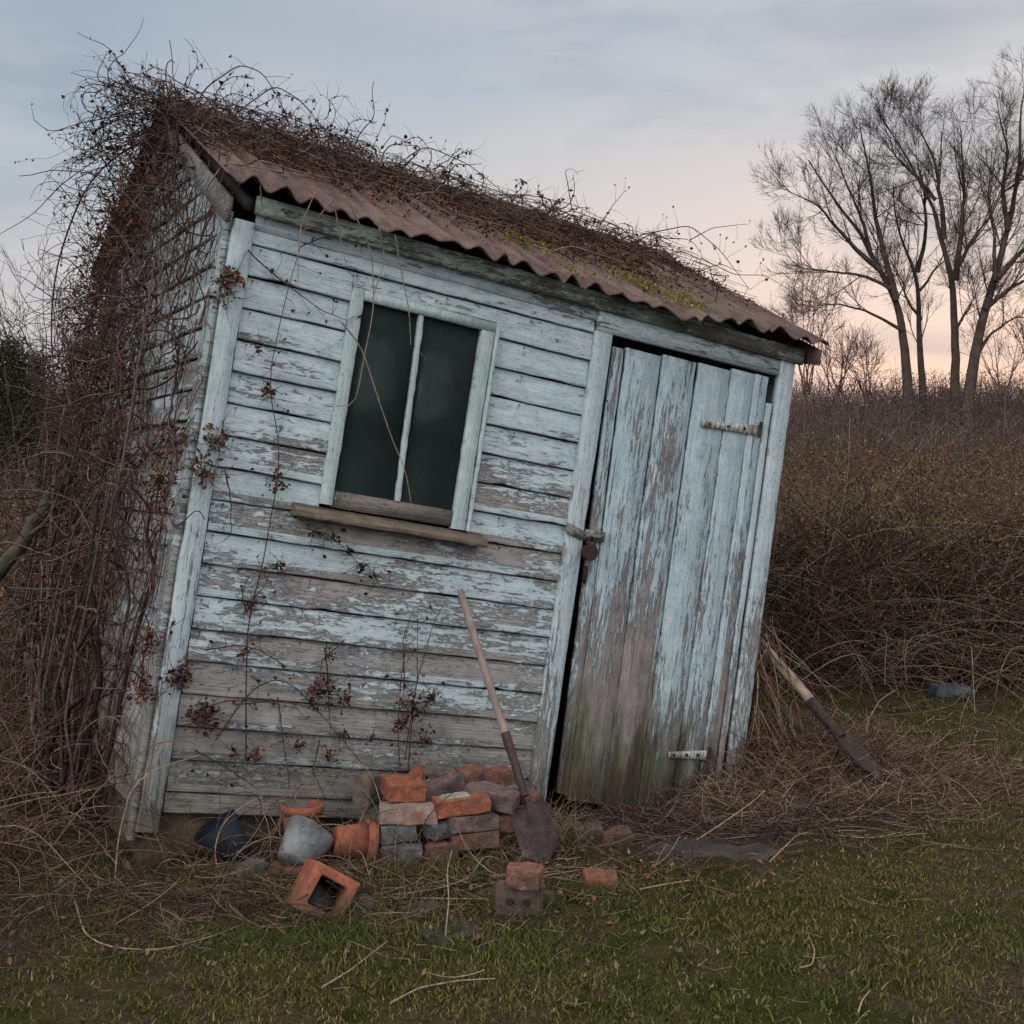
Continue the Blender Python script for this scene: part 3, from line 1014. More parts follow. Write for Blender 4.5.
# name, px, py, z, size, yaw(deg rel. to facade), tilt x, tilt y, material, label, category, round
BR = [
    ('brick', 403, 788, .255, (.150, .165, .065), -12, 4, 5, M_BR_ORANGE, 'bright orange brick on top of the left end of the heap', 'brick', .0, pile_grp),
    ('brick', 408, 813, .182, (.225, .105, .070), -20, 0, 2, M_BR_CREAM, 'cream mortar smeared brick directly under the bright orange top brick', 'brick', .05, pile_grp),
    ('stone', 396, 830, .112, (.155, .15, .075), -5, 0, -2, M_STONE_GREY, 'blue grey stone under the cream brick at the left of the heap', 'stone', .25, pile_grp),
    ('stone', 437, 828, .118, (.105, .12, .072), 14, 0, 0, M_STONE_GREY, 'small pale grey stone in the middle of the heap beside the cream brick', 'stone', .35, pile_grp),
    ('stone', 401, 853, .036, (.165, .14, .078), -14, 0, 0, M_STONE_GREY, 'dark grey block at the foot of the left end of the heap', 'stone', .15, pile_grp),
    ('brick', 438, 850, .042, (.115, .12, .062), -8, 0, 0, M_BR_RED, 'dull red brick on the ground beside the dark grey block', 'brick', .0, pile_grp),
    ('brick', 461, 804, .205, (.215, .125, .062), -20, -3, -3, M_BR_ORANGE, 'orange brick with pale mortar on its top in the middle of the heap', 'brick', .0, pile_grp),
    ('brick', 470, 821, .138, (.20, .12, .060), 0, 0, 0, M_BR_BROWN, 'brown brick under the mortar topped orange brick', 'brick', .0, pile_grp),
    ('brick', 472, 838, .072, (.19, .12, .062), -10, 0, 2, M_BR_RED, 'red brick low in the heap under the brown brick', 'brick', .0, pile_grp),
    ('brick', 492, 796, .215, (.215, .105, .066), -46, 4, 12, M_BR_BROWN, 'purple brown brick tilted beside the spade socket', 'brick', .0, pile_grp),
    ('brick', 508, 820, .115, (.19, .11, .066), -18, 0, 0, M_BR_RED, 'dark red brick behind the spade blade', 'brick', .0, pile_grp),
    ('brick', 439, 787, .225, (.20, .10, .062), 10, 3, -8, M_BR_BROWN, 'dusky brown brick lying at the back of the heap behind the orange ones', 'brick', .0, pile_grp),
    ('stone', 440, 773, .262, (.13, .10, .035), 20, 10, 8, M_STONE_BROWN, 'flat greenish brown stone topmost at the back of the heap', 'stone', .3, pile_grp),
    ('brick', 472, 775, .245, (.12, .10, .062), 2, 0, 0, M_BR_RED, 'dark red brick end at the back against the clapboards', 'brick', .0, pile_grp),
    ('brick', 497, 776, .235, (.13, .09, .062), 4, 0, 2, M_BR_RED, 'dark red brick at the back right behind the spade handle', 'brick', .0, pile_grp),
    ('brick', 421, 775, .232, (.12, .09, .06), 30, 0, 10, M_BR_ORANGE, 'small orange brick end wedged behind the bright orange brick', 'brick', .0, pile_grp),
    ('stone', 368, 789, .215, (.10, .10, .14), 20, 5, 5, M_STONE_BROWN, 'rough brown stone leaning at the left of the heap', 'stone', .4, pile_grp),
    ('stone', 372, 835, .075, (.07, .12, .15), 0, 0, 0, M_STONE_BROWN, 'dark brown stone under the rough leaning stone', 'stone', .3, pile_grp),
    ('brick', 527, 799, .185, (.09, .08, .06), 20, 10, -8, M_BR_RED, 'broken red brick piece right of the spade socket', 'brick', .2, pile_grp),
    ('brick', 586, 831, -.02, (.135, .10, .062), -20, 0, 4, M_BR_BROWN, 'dull brown brick by the door, left of a pair', 'brick', .0, None),
    ('brick', 616, 835, -.045, (.125, .10, .062), -24, 0, 0, M_BR_RED, 'dull red brick by the door, right of a pair', 'brick', .0, None),
    ('brick', 524, 876, .118, (.125, .095, .065), -36, 0, 2, M_BR_RED, 'red brick laid on top of the holed brick in the grass', 'brick', .0, None),
    ('brick', 600, 881, .028, (.13, .10, .072), -24, 6, 0, M_BR_ORANGE, 'orange half brick lying alone in the grass', 'brick', .12, None),
    ('stone', 357, 905, .012, (.17, .13, .05), 5, 0, 0, M_STONE_GREY, 'flat grey stone sunk in the grass right of the square clay pipe', 'stone', .5, None),
    ('stone', 422, 908, .012, (.16, .12, .035), 8, 0, 0, M_STONE_GREY, 'low greenish grey stone in the grass left of the holed brick', 'stone', .4, None),
    ('stone', 452, 932, .008, (.22, .13, .03), -5, 0, 0, M_SLAB, 'thin dark slab in the grass nearest the camera', 'stone', .3, None),
    ('stone', 545, 898, .02, (.11, .09, .05), 12, 0, 0, M_STONE_GREY, 'pale chipped stone beside the holed brick', 'stone', .4, None),
    ('stone', 190, 893, .02, (.10, .08, .05), 0, 0, 0, M_STONE_BROWN, 'lone tan stone in the grass at the far left', 'stone', .4, None),
    ('stone', 252, 868, .03, (.11, .09, .07), 30, 0, 0, M_STONE_GREY, 'dark round stone between the blue bucket and the clay pots', 'stone', .4, None),
    ('stone', 288, 797, .19, (.11, .08, .06), 30, 0, 0, M_STONE_BROWN, 'brown stone on the ledge above the upright clay pot', 'stone', .4, None),
]
BR = BR[:-1]
for i, (nm_, px, py, z, sz, yaw, tx, ty, mt, lab, cat, rd, grp) in enumerate(BR):
    if grp is None:
        p = on_ground(px, py + 2, sz[2] * (.32 if sz[2] > .051 else -.12)) if z < .1 else at_z(px, py, z)
    else:
        p = at_z(px, py, z)
    o = rock_mesh(*sz, mt, nm_, seed=i, rough=.005 if nm_ == 'brick' else .010, chip=(.045, .03, .055)[i % 3], bevel=.0035, round_=rd)
    o.location = p
    o.rotation_euler = (R(tx + random.uniform(-3, 3)), R(ty + random.uniform(-3, 3)), R(FY + yaw + random.uniform(-8, 8)))
    tag(o, lab, cat, grp)
# pale mortar lump on the orange brick
p = at_z(461, 797, .240)
mo = rock_mesh(.12, .085, .014, M_MORTAR, 'mortar', seed=44, rough=.006, round_=.4)
base = [o for o in COL.objects if o.get('label', '').startswith('orange brick with pale mortar')][0]
mo.location = (-.02, .01, .032)
mo.parent = base
# holed brick
hb = empty('brick', 'brown brick on edge with two round holes showing', 'brick')
p = on_ground(519, 899, .04)
bo = rock_mesh(.165, .09, .105, M_BR_BROWN, 'brick_body', seed=91, rough=.003)
bo.parent = hb
for dx in (-.028, .032):
    m = MB(); a = np.linspace(0, 2 * np.pi, 13)[:-1]
    ring = np.stack([dx + .012 * np.cos(a), np.full(12, -.0485), .006 + .010 * np.sin(a)], -1)
    ring2 = ring * [1, 0, 1] + [0, -.030, 0]
    r3 = (ring - [dx, 0, .006]) * 1.35 + [dx, -.0012, .006]; r3[:, 1] = -.0485
    m.add(np.concatenate([r3, ring]), [(i, (i + 1) % 12, 12 + (i + 1) % 12, 12 + i) for i in range(12)])
    m.poly(ring, [list(range(12))])
    m.build('hole', M_DARKIRON, hb)
hb.location = p
hb.rotation_euler = (0, 0, R(FY - 34))


def lathe(mb, prof, n=28, dent=0.0, seed=0):
    a = np.linspace(0, 2 * np.pi, n + 1)[:-1]
    V = []
    for (r_, z_) in prof:
        d = 1 + dent * (np.sin(a * 2 + seed) + .6 * np.sin(a * 3 + z_ * 22 + seed)) * .5
        V.append(np.stack([r_ * np.cos(a) * d, r_ * np.sin(a) * d, np.full(n, z_)], -1))
    V = np.concatenate(V)
    k = len(prof)
    f = [(i * n + j, i * n + (j + 1) % n, (i + 1) * n + (j + 1) % n, (i + 1) * n + j) for i in range(k - 1) for j in range(n)]
    mb.add(V, f)


def pot(name, label, px, py, z, rt_, rb, h, mat, direction, cat='plant pot', dent=0.0, rim=True, grp=None):
    """direction: where the mouth points (world)"""
    o = empty(name, label, cat, group=grp)
    m = MB()
    rr = rt_ * .90
    prof = [(.001, 0), (rb, 0), (rb + .003, .004), (rr, h * .78), (rr - .008, h * .78), (rb - .006, .012), (.001, .010)]
    if not rim: prof = [(.001, 0), (rb, 0), (rb * 1.08, h * .08), (rt_, h), (rt_ - .006, h), (rb - .004, .012), (.001, .010)]
    lathe(m, prof, dent=dent)
    m.build('pot_body', mat, o, smooth=False)
    if rim:
        m = MB(); lathe(m, [(rr + .0, h * .76), (rt_, h * .765), (rt_ + .002, h), (rt_ - .010, h), (rr - .010, h * .77)], dent=dent); m.build('rim', mat, o)
    d = Vector(direction).normalized()
    q = d.to_track_quat('Z', 'Y')
    o.rotation_mode = 'QUATERNION'
    o.rotation_quaternion = q
    c = Vector(at_z(px, py, z)) - d * h * .5
    o.location = c
    return o


pot('plant_pot', 'orange clay pot lying on its side left of the brick heap', 354, 842, .085, .086, .052, .155, M_TERRA, (.93, .30, -.16))
pot('plant_pot', 'orange clay pot standing upright behind the grey pot', 301, 822, .10, .085, .058, .15, M_TERRA, (.05, .02, 1))
pot('plant_pot', 'grey round pot tipped forward between the clay pots', 302, 848, .085, .094, .06, .15, M_GREYPOT, (.30, .70, .55), rim=False, dent=.16)
pot('bucket', 'crumpled navy blue plastic bucket under the left end of the wall', 226, 842, .075, .095, .062, .17, M_BLUE, (-.50, -.10, .70), cat='bucket', rim=False, dent=.26)
# square clay pipe, open end towards the camera
sq = empty('clay_pipe', 'square hollow orange clay pipe lying in front of the pots', 'clay pipe')
m = MB()
O, I, Lh = .086, .052, .10
vo = [(-O, -O), (O, -O), (O, O), (-O, O)]; vi = [(-I, -I), (I, -I), (I, I), (-I, I)]
V = [(x, -Lh, y) for x, y in vo] + [(x, -Lh, y) for x, y in vi] + [(x, Lh, y) for x, y in vo] + [(x, Lh, y) for x, y in vi]
Fq = []
for i in range(4):
    j = (i + 1) % 4
    Fq += [(i, j, 4 + j, 4 + i), (8 + i, 12 + i, 12 + j, 8 + j), (i, 8 + i, 8 + j, j), (4 + i, 4 + j, 12 + j, 12 + i)]
m.add(V, Fq)
b = m.build('pipe_shell', M_TERRA, sq)
bv = b.modifiers.new('b', 'BEVEL'); bv.width = .006; bv.segments = 2
m = MB(); m.hexa([(-.051, -.07, -.051), (.051, -.07, -.051), (-.051, .09, -.051), (.051, .09, -.051), (-.051, -.03, .02), (.051, -.05, -.02), (-.051, .09, .051), (.051, .09, .051)]); m.build('soil_filling', M_BLACK, sq)
p = on_ground(322, 893, .055); sq.location = p; sq.rotation_euler = (R(-16), R(32), R(12))
tl = rock_mesh(.16, .12, .02, M_TERRA, 'roof_tile', seed=51, rough=.002)
tl.location = on_ground(287, 868, .02); tl.rotation_euler = (R(6), R(-8), R(-12))
tag(tl, 'flat orange tile fragment under the grey pot', 'tile')
# paving slabs at the door
for px, py, sx_, sy_, yw, lb in ((692, 852, .36, .24, 18, 'dark wet paving slab in front of the door'), (752, 857, .24, .20, 30, 'grey paving slab right of the dark wet one')):
    o = rock_mesh(sx_, sy_, .03, M_SLAB, 'paving_slab', seed=px, rough=.003, round_=.05)
    o.location = on_ground(px, py, -.004); o.rotation_euler = (R(1), R(-1), R(yw)); tag(o, lb, 'slab')
sl = rock_mesh(.27, .2, .12, M_SLATE, 'stone', seed=77, rough=.012, round_=.5)
sl.location = on_ground(950, 693, .02); tag(sl, 'slate blue boulder at the foot of the brambles', 'stone')


def spade(label, grip, tip, facing, l_handle, l_sock, l_blade, wb, mh, mbld, r0=.0165):
    """grip/tip world points; handle, socket, blade along one axis"""
    g_, t_ = np.array(grip), np.array(tip)
    ax_ = (t_ - g_); Ltot = np.linalg.norm(ax_); ax_ /= Ltot
    o = empty('spade', label, 'spade', loc=tuple(t_))
    f = np.array(facing, float); f -= ax_ * f.dot(ax_); f /= np.linalg.norm(f)
    s_ = np.cross(ax_, f)
    P = lambda d: g_ + ax_ * d
    n = 16
    ts = np.linspace(0, l_handle, n)
    pl = np.array([P(d) + f * .004 * math.sin(d * 4) for d in ts])
    m = MB(); rad = np.full(n, r0); rad[0] *= .75; rad[1] *= 1.02; rad[-1] *= 1.0
    m.tubes([pl], [rad], 12); m.build('handle', mh, o, smooth=False, offset=t_)
    ts = np.linspace(l_handle - .03, l_handle + l_sock, 10)
    rad = np.linspace(r0 * 1.22, r0 * 1.0, 10)
    m = MB(); m.tubes([[P(d) for d in ts]], [rad], 12); m.build('socket', mbld, o, offset=t_)
    # blade: dished, shoulders, rounded point
    m = MB()
    nu, nv = 13, 14
    G = np.zeros((nv, nu, 3))
    for j in range(nv):
        v_ = j / (nv - 1)
        w_ = wb / 2 * (1 if v_ < .70 else (1 - ((v_ - .70) / .30) ** 2.6 * .42)) * (.93 + .07 * min(1, v_ * 3))
        for i in range(nu):
            u = (i / (nu - 1)) * 2 - 1
            d = Ltot - l_blade + l_blade * v_ * (1 - .10 * u * u * (v_ > .6) * (v_ - .6) / .4)
            rib = .010 * math.exp(-(u * 5) ** 2) * (1 - v_)
            G[j, i] = P(d) + s_ * (w_ * u) + f * (.020 * u * u + .010 * (v_ - .5) ** 2 + rib - .004)
    G2 = G - f * .0035
    idx = np.arange(nv * nu).reshape(nv, nu)
    Fq = np.stack([idx[:-1, :-1], idx[:-1, 1:], idx[1:, 1:], idx[1:, :-1]], -1).reshape(-1, 4)
    m.add(G.reshape(-1, 3), Fq); m.add(G2.reshape(-1, 3), Fq[:, ::-1])
    br_ = np.concatenate([idx[0], idx[1:, -1], idx[-1, ::-1][1:], idx[::-1, 0][1:-1]])
    A_ = G.reshape(-1, 3)[br_]; B_ = G2.reshape(-1, 3)[br_]; k = len(br_)
    m.add(np.concatenate([A_, B_]), [(i, k + i, k + (i + 1) % k, (i + 1) % k) for i in range(k)])
    for sg in (-1, 1):       # treads
        m.tubes([[P(Ltot - l_blade) + s_ * sg * wb * .10, P(Ltot - l_blade) + s_ * sg * wb * .46 + f * .012]], .006, 6)
    m.build('blade', mbld, o, smooth=True, offset=t_)
    return o


gp = to_world(facade(460, 590, -.045))
tp = on_ground(546, 862, .01)
spade('long handled spade with grey shaft leaning on the clapboards', gp, tp, (-.35, -.9, .35), np.linalg.norm(tp - gp) * .575, np.linalg.norm(tp - gp) * .20, .235, .160, M_HANDLE, M_RUST)
gp = at(756, 638, 6.42)
tp = on_ground(878, 780, .05)
SP2 = tp
spade('old spade with blackened socket propped on the right corner of the shed', gp, tp, (.55, -.45, .62), np.linalg.norm(tp - gp) * .50, np.linalg.norm(tp - gp) * .22, .30, .17, M_HANDLE2, M_DARKIRON, r0=.026)


# ------------------------------------------------------------------ vines
def walk(starts, dirs, n, step, wander=.25, grav=0.0, attract=None):
    """vectorised wandering curves -> (N,n,3)"""
    P = np.array(starts, float); Dr = np.array(dirs, float)
    Dr /= np.linalg.norm(Dr, axis=1, keepdims=True) + 1e-9
    N = len(P)
    step = np.broadcast_to(np.asarray(step, float), (N,))[:, None]
    out = [P.copy()]
    curl = rng.normal(0, 1, (N, 3)) * wander
    for i in range(n - 1):
        curl = curl * .7 + rng.normal(0, 1, (N, 3)) * wander * .6
        Dr = Dr + curl * .5 + np.array([0, 0, grav])
        Dr /= np.linalg.norm(Dr, axis=1, keepdims=True) + 1e-9
        P = P + Dr * step
        out.append(P.copy())
    return np.stack(out, 1)


VS = [(.045, .030, .026), (.085, .060, .050), (.035, .024, .022), (.12, .09, .075), (.065, .038, .034)]
VL = [(.055, .022, .018), (.10, .045, .026), (.035, .020, .020), (.12, .062, .035), (.07, .03, .03)]


def taper(N, n, r, tip=.35):
    return np.asarray(r)[:, None] * np.linspace(1, tip, n)[None]


# (a) roof vine: matted over the ridge and front slope
rv = empty('climbing_vine', 'leafless brown vine matted along the ridge and hanging over the roof', 'vine', M=SM)
m = MB(); ml = MB()
N = 1350
x = (WD + .1) * rng.random(N) ** 1.25 - .1
yy = RY - np.abs(rng.normal(0, .52, N)) * (1.0 - .12 * x / WD)
yy = np.clip(yy, .12, RY + .3)
z = roof_z(yy) + rng.uniform(.0, .05, N)
st = np.stack([x, yy, z], -1)
dr = np.stack([rng.normal(.4, 1, N), rng.normal(-.2, .8, N), rng.normal(.1, .25, N)], -1)
P = walk(st, dr, 11, rng.uniform(.018, .055, N), .85, -.05)
lim_ = roof_z(P[..., 1])
P[..., 2] = np.clip(P[..., 2], lim_ + .015 + rng.uniform(0, .04, (N, 1)), lim_ + .11 + rng.uniform(0, .05, (N, 1)))
ok = P[..., 1].min(1) > -.12
m.tubes(P[ok], taper(ok.sum(), 11, rng.uniform(.0016, .0042, ok.sum())), 3, pick(VS + [(.10, .065, .045), (.075, .042, .032), (.12, .09, .06), (.03, .022, .02), (.035, .024, .022)], ok.sum()))
# arching canes standing clear of the ridge
N = 260
x = np.concatenate([rng.uniform(-.1, .9, 130), rng.uniform(.8, WD, 130)])
st = np.stack([x, RY + rng.normal(0, .15, N), RZ + .05 + 0 * x], -1)
dr = np.stack([rng.normal(.35, .8, N), rng.normal(-.1, .5, N), rng.uniform(.3, 1.0, N)], -1)
P = walk(st, dr, 16, rng.uniform(.010, .030, N) * (1.15 - .3 * x / WD), .48, -.12)
P[..., 2] = np.maximum(P[..., 2], roof_z(np.clip(P[..., 1], -.1, DP)) + .02)
m.tubes(P, taper(N, 16, rng.uniform(.0018, .0042, N)), 4, pick([(.035, .026, .026), (.05, .036, .034), (.07, .045, .04)], N))
tw = P[:, 4:].reshape(-1, 3)[rng.random(N * 12) < .45]
ml.leaves(tw, rng.uniform(.010, .030, len(tw)), pick(VL[:3], len(tw)), aspect=.6, fold=1.0)
P2 = walk(tw, rng.normal(size=(len(tw), 3)) + [0, 0, .5], 5, rng.uniform(.012, .03, len(tw)), .4)
m.tubes(P2, taper(len(tw), 5, np.full(len(tw), .0014)), 3, pick(VS[:3], len(tw)))
# loose tangle hanging off the left gable peak
N = 430
t_ = rng.beta(1.2, 1.6, N)
st = np.stack([rng.uniform(-.35, .1, N), RY + (t_ - .25) * 1.3, RZ + .02 - np.abs(t_ - .25) * .55 + rng.uniform(-.05, .10, N)], -1)
dr = np.stack([rng.normal(-.5, .7, N), rng.normal(.25, .7, N), rng.normal(.2, .6, N)], -1)
P = walk(st, dr, 14, rng.uniform(.010, .034, N), .62, -.08)
m.tubes(P, taper(N, 14, rng.uniform(.0014, .0036, N)), 3, pick(VS[:3] + [(.03, .024, .026)], N))
tw = P[:, 5:].reshape(-1, 3)[rng.random(N * 9) < .16]
ml.leaves(tw, rng.uniform(.010, .028, len(tw)), pick(VL[:3], len(tw)), aspect=.6, fold=1.0)


def pixcane(m, pts, depth, r=.004, n=24, col=(.045, .035, .033), tip=.4, twigs=0, ml=None, local=False):
    """cane through given places, at its own distance"""
    dd = depth if isinstance(depth, (list, tuple)) else [depth] * len(pts)
    Q = resample([at(px, py, d) for (px, py), d in zip(pts, dd)], n)
    if local: Q = to_local(Q)
    m.tubes([Q], [np.linspace(r, r * tip, n)], 5, np.array([col]))
    if twigs:
        ii = rng.integers(2, n, twigs)
        tp_ = walk(Q[ii], rng.normal(size=(twigs, 3)) + [0, 0, .3], 5, rng.uniform(.012, .035, twigs), .3)
        m.tubes(tp_, taper(twigs, 5, np.full(twigs, r * .4)), 3, pick([col], twigs))
        if ml is not None: ml.leaves(tp_[:, -1], rng.uniform(.012, .028, twigs), pick(VL[:3], twigs), aspect=.8)
    return Q


pc = lambda pts, d, r=.004, tw=5, **k: pixcane(m, pts, d, r, 26, twigs=tw, ml=ml, local=True, **k)
pc([(190, 118), (205, 88), (240, 64), (262, 72), (275, 92), (285, 112)], 6.1, .0045)
pc([(170, 120), (140, 112), (80, 123), (50, 133), (34, 120)], 6.3, .0042, 9)
pc([(175, 130), (110, 150), (60, 185), (33, 215), (0, 234)], 6.4, .0040, 9)
pc([(180, 125), (120, 150), (85, 185), (66, 235), (55, 270), (50, 330), (56, 400), (70, 520)], 6.6, .0062, 10)
pc([(200, 110), (165, 85), (150, 75), (123, 72)], 6.1, .0035, 8)
pc([(160, 150), (130, 190), (115, 260), (108, 330), (104, 380)], 6.5, .0045, 10)
pc([(175, 140), (140, 200), (125, 270), (60, 300), (0, 345)], 6.6, .0036, 9)
pc([(240, 110), (275, 85), (300, 100), (325, 130), (345, 150)], 6.1, .0036, 8)
pc([(390, 170), (425, 145), (470, 165), (500, 190), (530, 210)], 6.6, .0036, 12)
pc([(380, 150), (392, 135), (405, 140), (410, 160)], 6.6, .0025, 4)
pc([(480, 195), (530, 195), (575, 205), (620, 228)], 6.8, .0034, 14)
pc([(600, 225), (613, 205), (626, 190)], 6.9, .0028, 5)
pc([(640, 235), (690, 225), (720, 250), (750, 290)], 7.0, .0036, 14)
pc([(690, 240), (712, 228), (745, 224)], 7.0, .0030, 3)
pc([(700, 258), (735, 275), (765, 275), (790, 290)], 7.0, .0030, 6)
pc([(205, 190), (225, 162), (260, 168), (300, 175)], 4.95, .0045, 0, col=(.16, .11, .09))
pc([(230, 172), (260, 160), (300, 172), (340, 180)], 5.0, .0035, 0, col=(.15, .10, .08))
for pts in ([(316, 191), (301, 224), (298, 255), (298, 286)], [(333, 198), (340, 235), (346, 266)], [(332, 200), (310, 228), (302, 230)],
            [(350, 205), (372, 250), (374, 310), (364, 357), (355, 410), (336, 406)], [(395, 235), (402, 276), (409, 310), (411, 345)],
            [(342, 323), (361, 345), (377, 395), (394, 445), (406, 470), (411, 503)], [(420, 352), (428, 362)], [(260, 186), (262, 205), (258, 212)],
            [(378, 222), (385, 260), (372, 300)]):
    L_ = [facade(px, py, -.16 if i < 1 else -.10) for i, (px, py) in enumerate(pts)]
    Q = resample(L_, 16)
    m.tubes([Q], [np.linspace(.0030, .0016, 16)], 5, np.array([(.20, .155, .125)]))
# brown leaf litter on the slope
N = 20000
x = rng.uniform(-.05, WD + .08, N)
yy = np.clip(RY - np.abs(rng.normal(0, .62, N)), -.02, RY + .2)
keep = (wob(x, yy, 3.3, 2) + (yy - .40) * 2.2 + .35 * (x > .9)) > rng.uniform(-.5, .5, N)
x, yy = x[keep], yy[keep]
z = roof_z(yy) + AMP * np.sin(2 * np.pi * x / PER + .15 * np.sin(x * 3)) + rng.uniform(.004, .03, len(x))
ml.leaves(np.stack([x, yy, z], -1), rng.uniform(.008, .026, len(x)), pick(VL + [(.13, .07, .035), (.10, .065, .03), (.03, .022, .02)], len(x)), flat=.5)
m.build('vine_stems', M_STEM, rv); ml.build('vine_leaves', M_LEAF, rv)

# moss on the roof
mm_ = MB()
N = 3600
c = rng.normal([2.25, .12], [.30, .10], (N // 2, 2)); c2 = rng.normal([1.55, .45], [.12, .07], (N // 4, 2)); c3 = rng.uniform([1.1, -.1], [2.95, .5], (N // 4, 2))
c = np.concatenate([c, c2, c3])
gate = wob(c[:, 0], c[:, 1], 9, 4) > -.02
c = c[gate & (c[:, 1] > -.12) & (c[:, 0] < WD)]
z = roof_z(c[:, 1]) + AMP * np.sin(2 * np.pi * c[:, 0] / PER + .15 * np.sin(c[:, 0] * 3)) + .004
mm_.leaves(np.stack([c[:, 0], c[:, 1], z], -1), rng.uniform(.008, .018, len(c)), pick([(.13, .11, .025), (.19, .15, .035), (.07, .07, .02)], len(c)), dirs=np.tile([0, 0, 1.], (len(c), 1)) * .7, aspect=.9)
o = mm_.build('roof_moss', M_GRASSB, r1); o['kind'] = 'stuff'

# (b) side wall vine
sv = empty('climbing_vine', 'dense dead vine covering the left side wall from ground to eave', 'vine', M=SM)
m = MB(); ml = MB()
N = 3000
y = np.where(rng.random(N) < .83, .85 + (DP - .75) * rng.random(N) ** .9, rng.uniform(.08, .95, N))
z = rng.uniform(-.1, 3.0, N)
lim_z = np.where(y < RY, HE + (RZ - HE) * y / RY, RZ - (RZ - HE) * (y - RY) / (DP - RY))
kp = z < lim_z + .05
# lower front part of the side stays more open
kp &= ~((y < .75) & (z < .9) & (rng.random(N) < .5))
y, z = y[kp], z[kp]; N = len(y)
thick = rng.uniform(.015, .13, N) * np.clip(y * .9, .25, 1.2)
st = np.stack([-thick, y, z], -1)
dr = np.stack([rng.normal(0, .25, N), rng.normal(0, .45, N), rng.choice([-1, 1], N) * rng.uniform(.5, 1, N)], -1)
P = walk(st, dr, 12, rng.uniform(.014, .055, N), .60, -.04)
P[..., 0] = np.minimum(P[..., 0], -.035)
m.tubes(P, taper(N, 12, rng.uniform(.0012, .0050, N) ** 1.0, .5), 3, pick(VS + [(.10, .055, .045), (.15, .12, .10)], N))
# thicker climbing trunks
N = 60
y = rng.uniform(.55, DP, N); st = np.stack([-rng.uniform(.03, .16, N), y, np.full(N, -.25)], -1)
P = walk(st, np.tile([0, .05, 1.], (N, 1)) + rng.normal(0, .12, (N, 3)), 26, rng.uniform(.07, .12, N), .24)
P[..., 0] = np.clip(P[..., 0], -.22, -.03)
P[..., 1] = np.clip(P[..., 1], .25, DP + .15 + .05 * np.sin(np.arange(26))[None])
m.tubes(P, taper(N, 26, rng.uniform(.004, .014, N), .4), 5, pick(VS[:4], N))
N = 9000
y = rng.uniform(.25, DP + .1, N) ; z = rng.uniform(-.1, 3.05, N)
lim_z = np.where(y < RY, HE + (RZ - HE) * y / RY, RZ - (RZ - HE) * (y - RY) / (DP - RY))
kp = (z < lim_z) & (wob(y, z, 4.0, 1) + np.clip(y - 1.0, -.7, .6) > rng.uniform(-.5, .7, N))
y, z = y[kp], z[kp]
ml.leaves(np.stack([-rng.uniform(.03, .24, len(y)) * np.clip(y, .3, 1), y, z], -1), rng.uniform(.012, .036, len(y)), pick(VL + [(.05, .05, .02)], len(y)))
# clusters near the front corner
for (px, py, r_) in ((215, 440, .05), (205, 470, .05), (165, 480, .07), (175, 440, .06), (225, 290, .05), (232, 275, .04), (160, 500, .05), (180, 676, .05), (205, 718, .06), (150, 640, .05), (140, 690, .05)):
    c = facade(px, py, -.05)
    K = 60
    ml.leaves(c + rng.normal(0, r_ * .6, (K, 3)) * [1, .5, 1], rng.uniform(.014, .035, K), pick(VL + [(.10, .08, .03)], K))
    K = 16
    P = walk(c + rng.normal(0, r_ * .3, (K, 3)), rng.normal(size=(K, 3)), 7, rng.uniform(.01, .03, K), .4)
    m.tubes(P, taper(K, 7, np.full(K, .002)), 3, pick(VS, K))
m.build('vine_stems', M_STEM, sv); ml.build('vine_leaves', M_LEAF, sv)

# (c) front wall climbers


def climber(name, label, lines, clusters, y=-.035, red=0.0, r=.0032, leafcol=VL, cat='vine', stemcol=None):
    leafcol = np.array(leafcol) * .72
    o = empty(name, label, cat, M=SM)
    m = MB(); ml = MB()
    for pts in lines:
        L_ = [facade(px, py, y - .01 * rng.random()) for px, py in pts]
        n = 30
        Q = resample(L_, n)
        Q += np.cumsum(rng.normal(0, .0012, Q.shape), axis=0) * [1, 0, .4]
        m.tubes([Q], [np.linspace(r, r * .45, n)], 5, np.array([stemcol or (.055, .035, .032)]))
        K = max(4, int(len(pts) * 2.2))
        ii = rng.integers(1, n, K)
        T = walk(Q[ii], rng.normal(size=(K, 3)) * [1, .25, 1] + [0, -.15, .2], 6, rng.uniform(.008, .022, K), .35)
        T[..., 1] = np.minimum(T[..., 1], -.022)
        m.tubes(T, taper(K, 6, np.full(K, .0015)), 3, pick(VS[:3], K))
        ml.leaves(T[:, -1], rng.uniform(.012, .026, K), pick(leafcol, K), aspect=.8)
    for px, py, rad, K in clusters:
        c = facade(px, py, y - .02)
        ml.leaves(c + rng.normal(0, rad * .55, (K, 3)) * [1, .45, 1], rng.uniform(.009, .026, K), pick(leafcol, K, .5), aspect=.6, fold=.8)
        kk = 8
        T = walk(np.tile(c, (kk, 1)), rng.normal(size=(kk, 3)) * [1, .3, 1], 7, rng.uniform(.006, .018, kk), .35)
        m.tubes(T, taper(kk, 7, np.full(kk, .0017)), 3, pick(VS[:3], kk))
    m.build('vine_stems', M_STEM, o); ml.build('vine_leaves', M_LEAF, o)
    return o


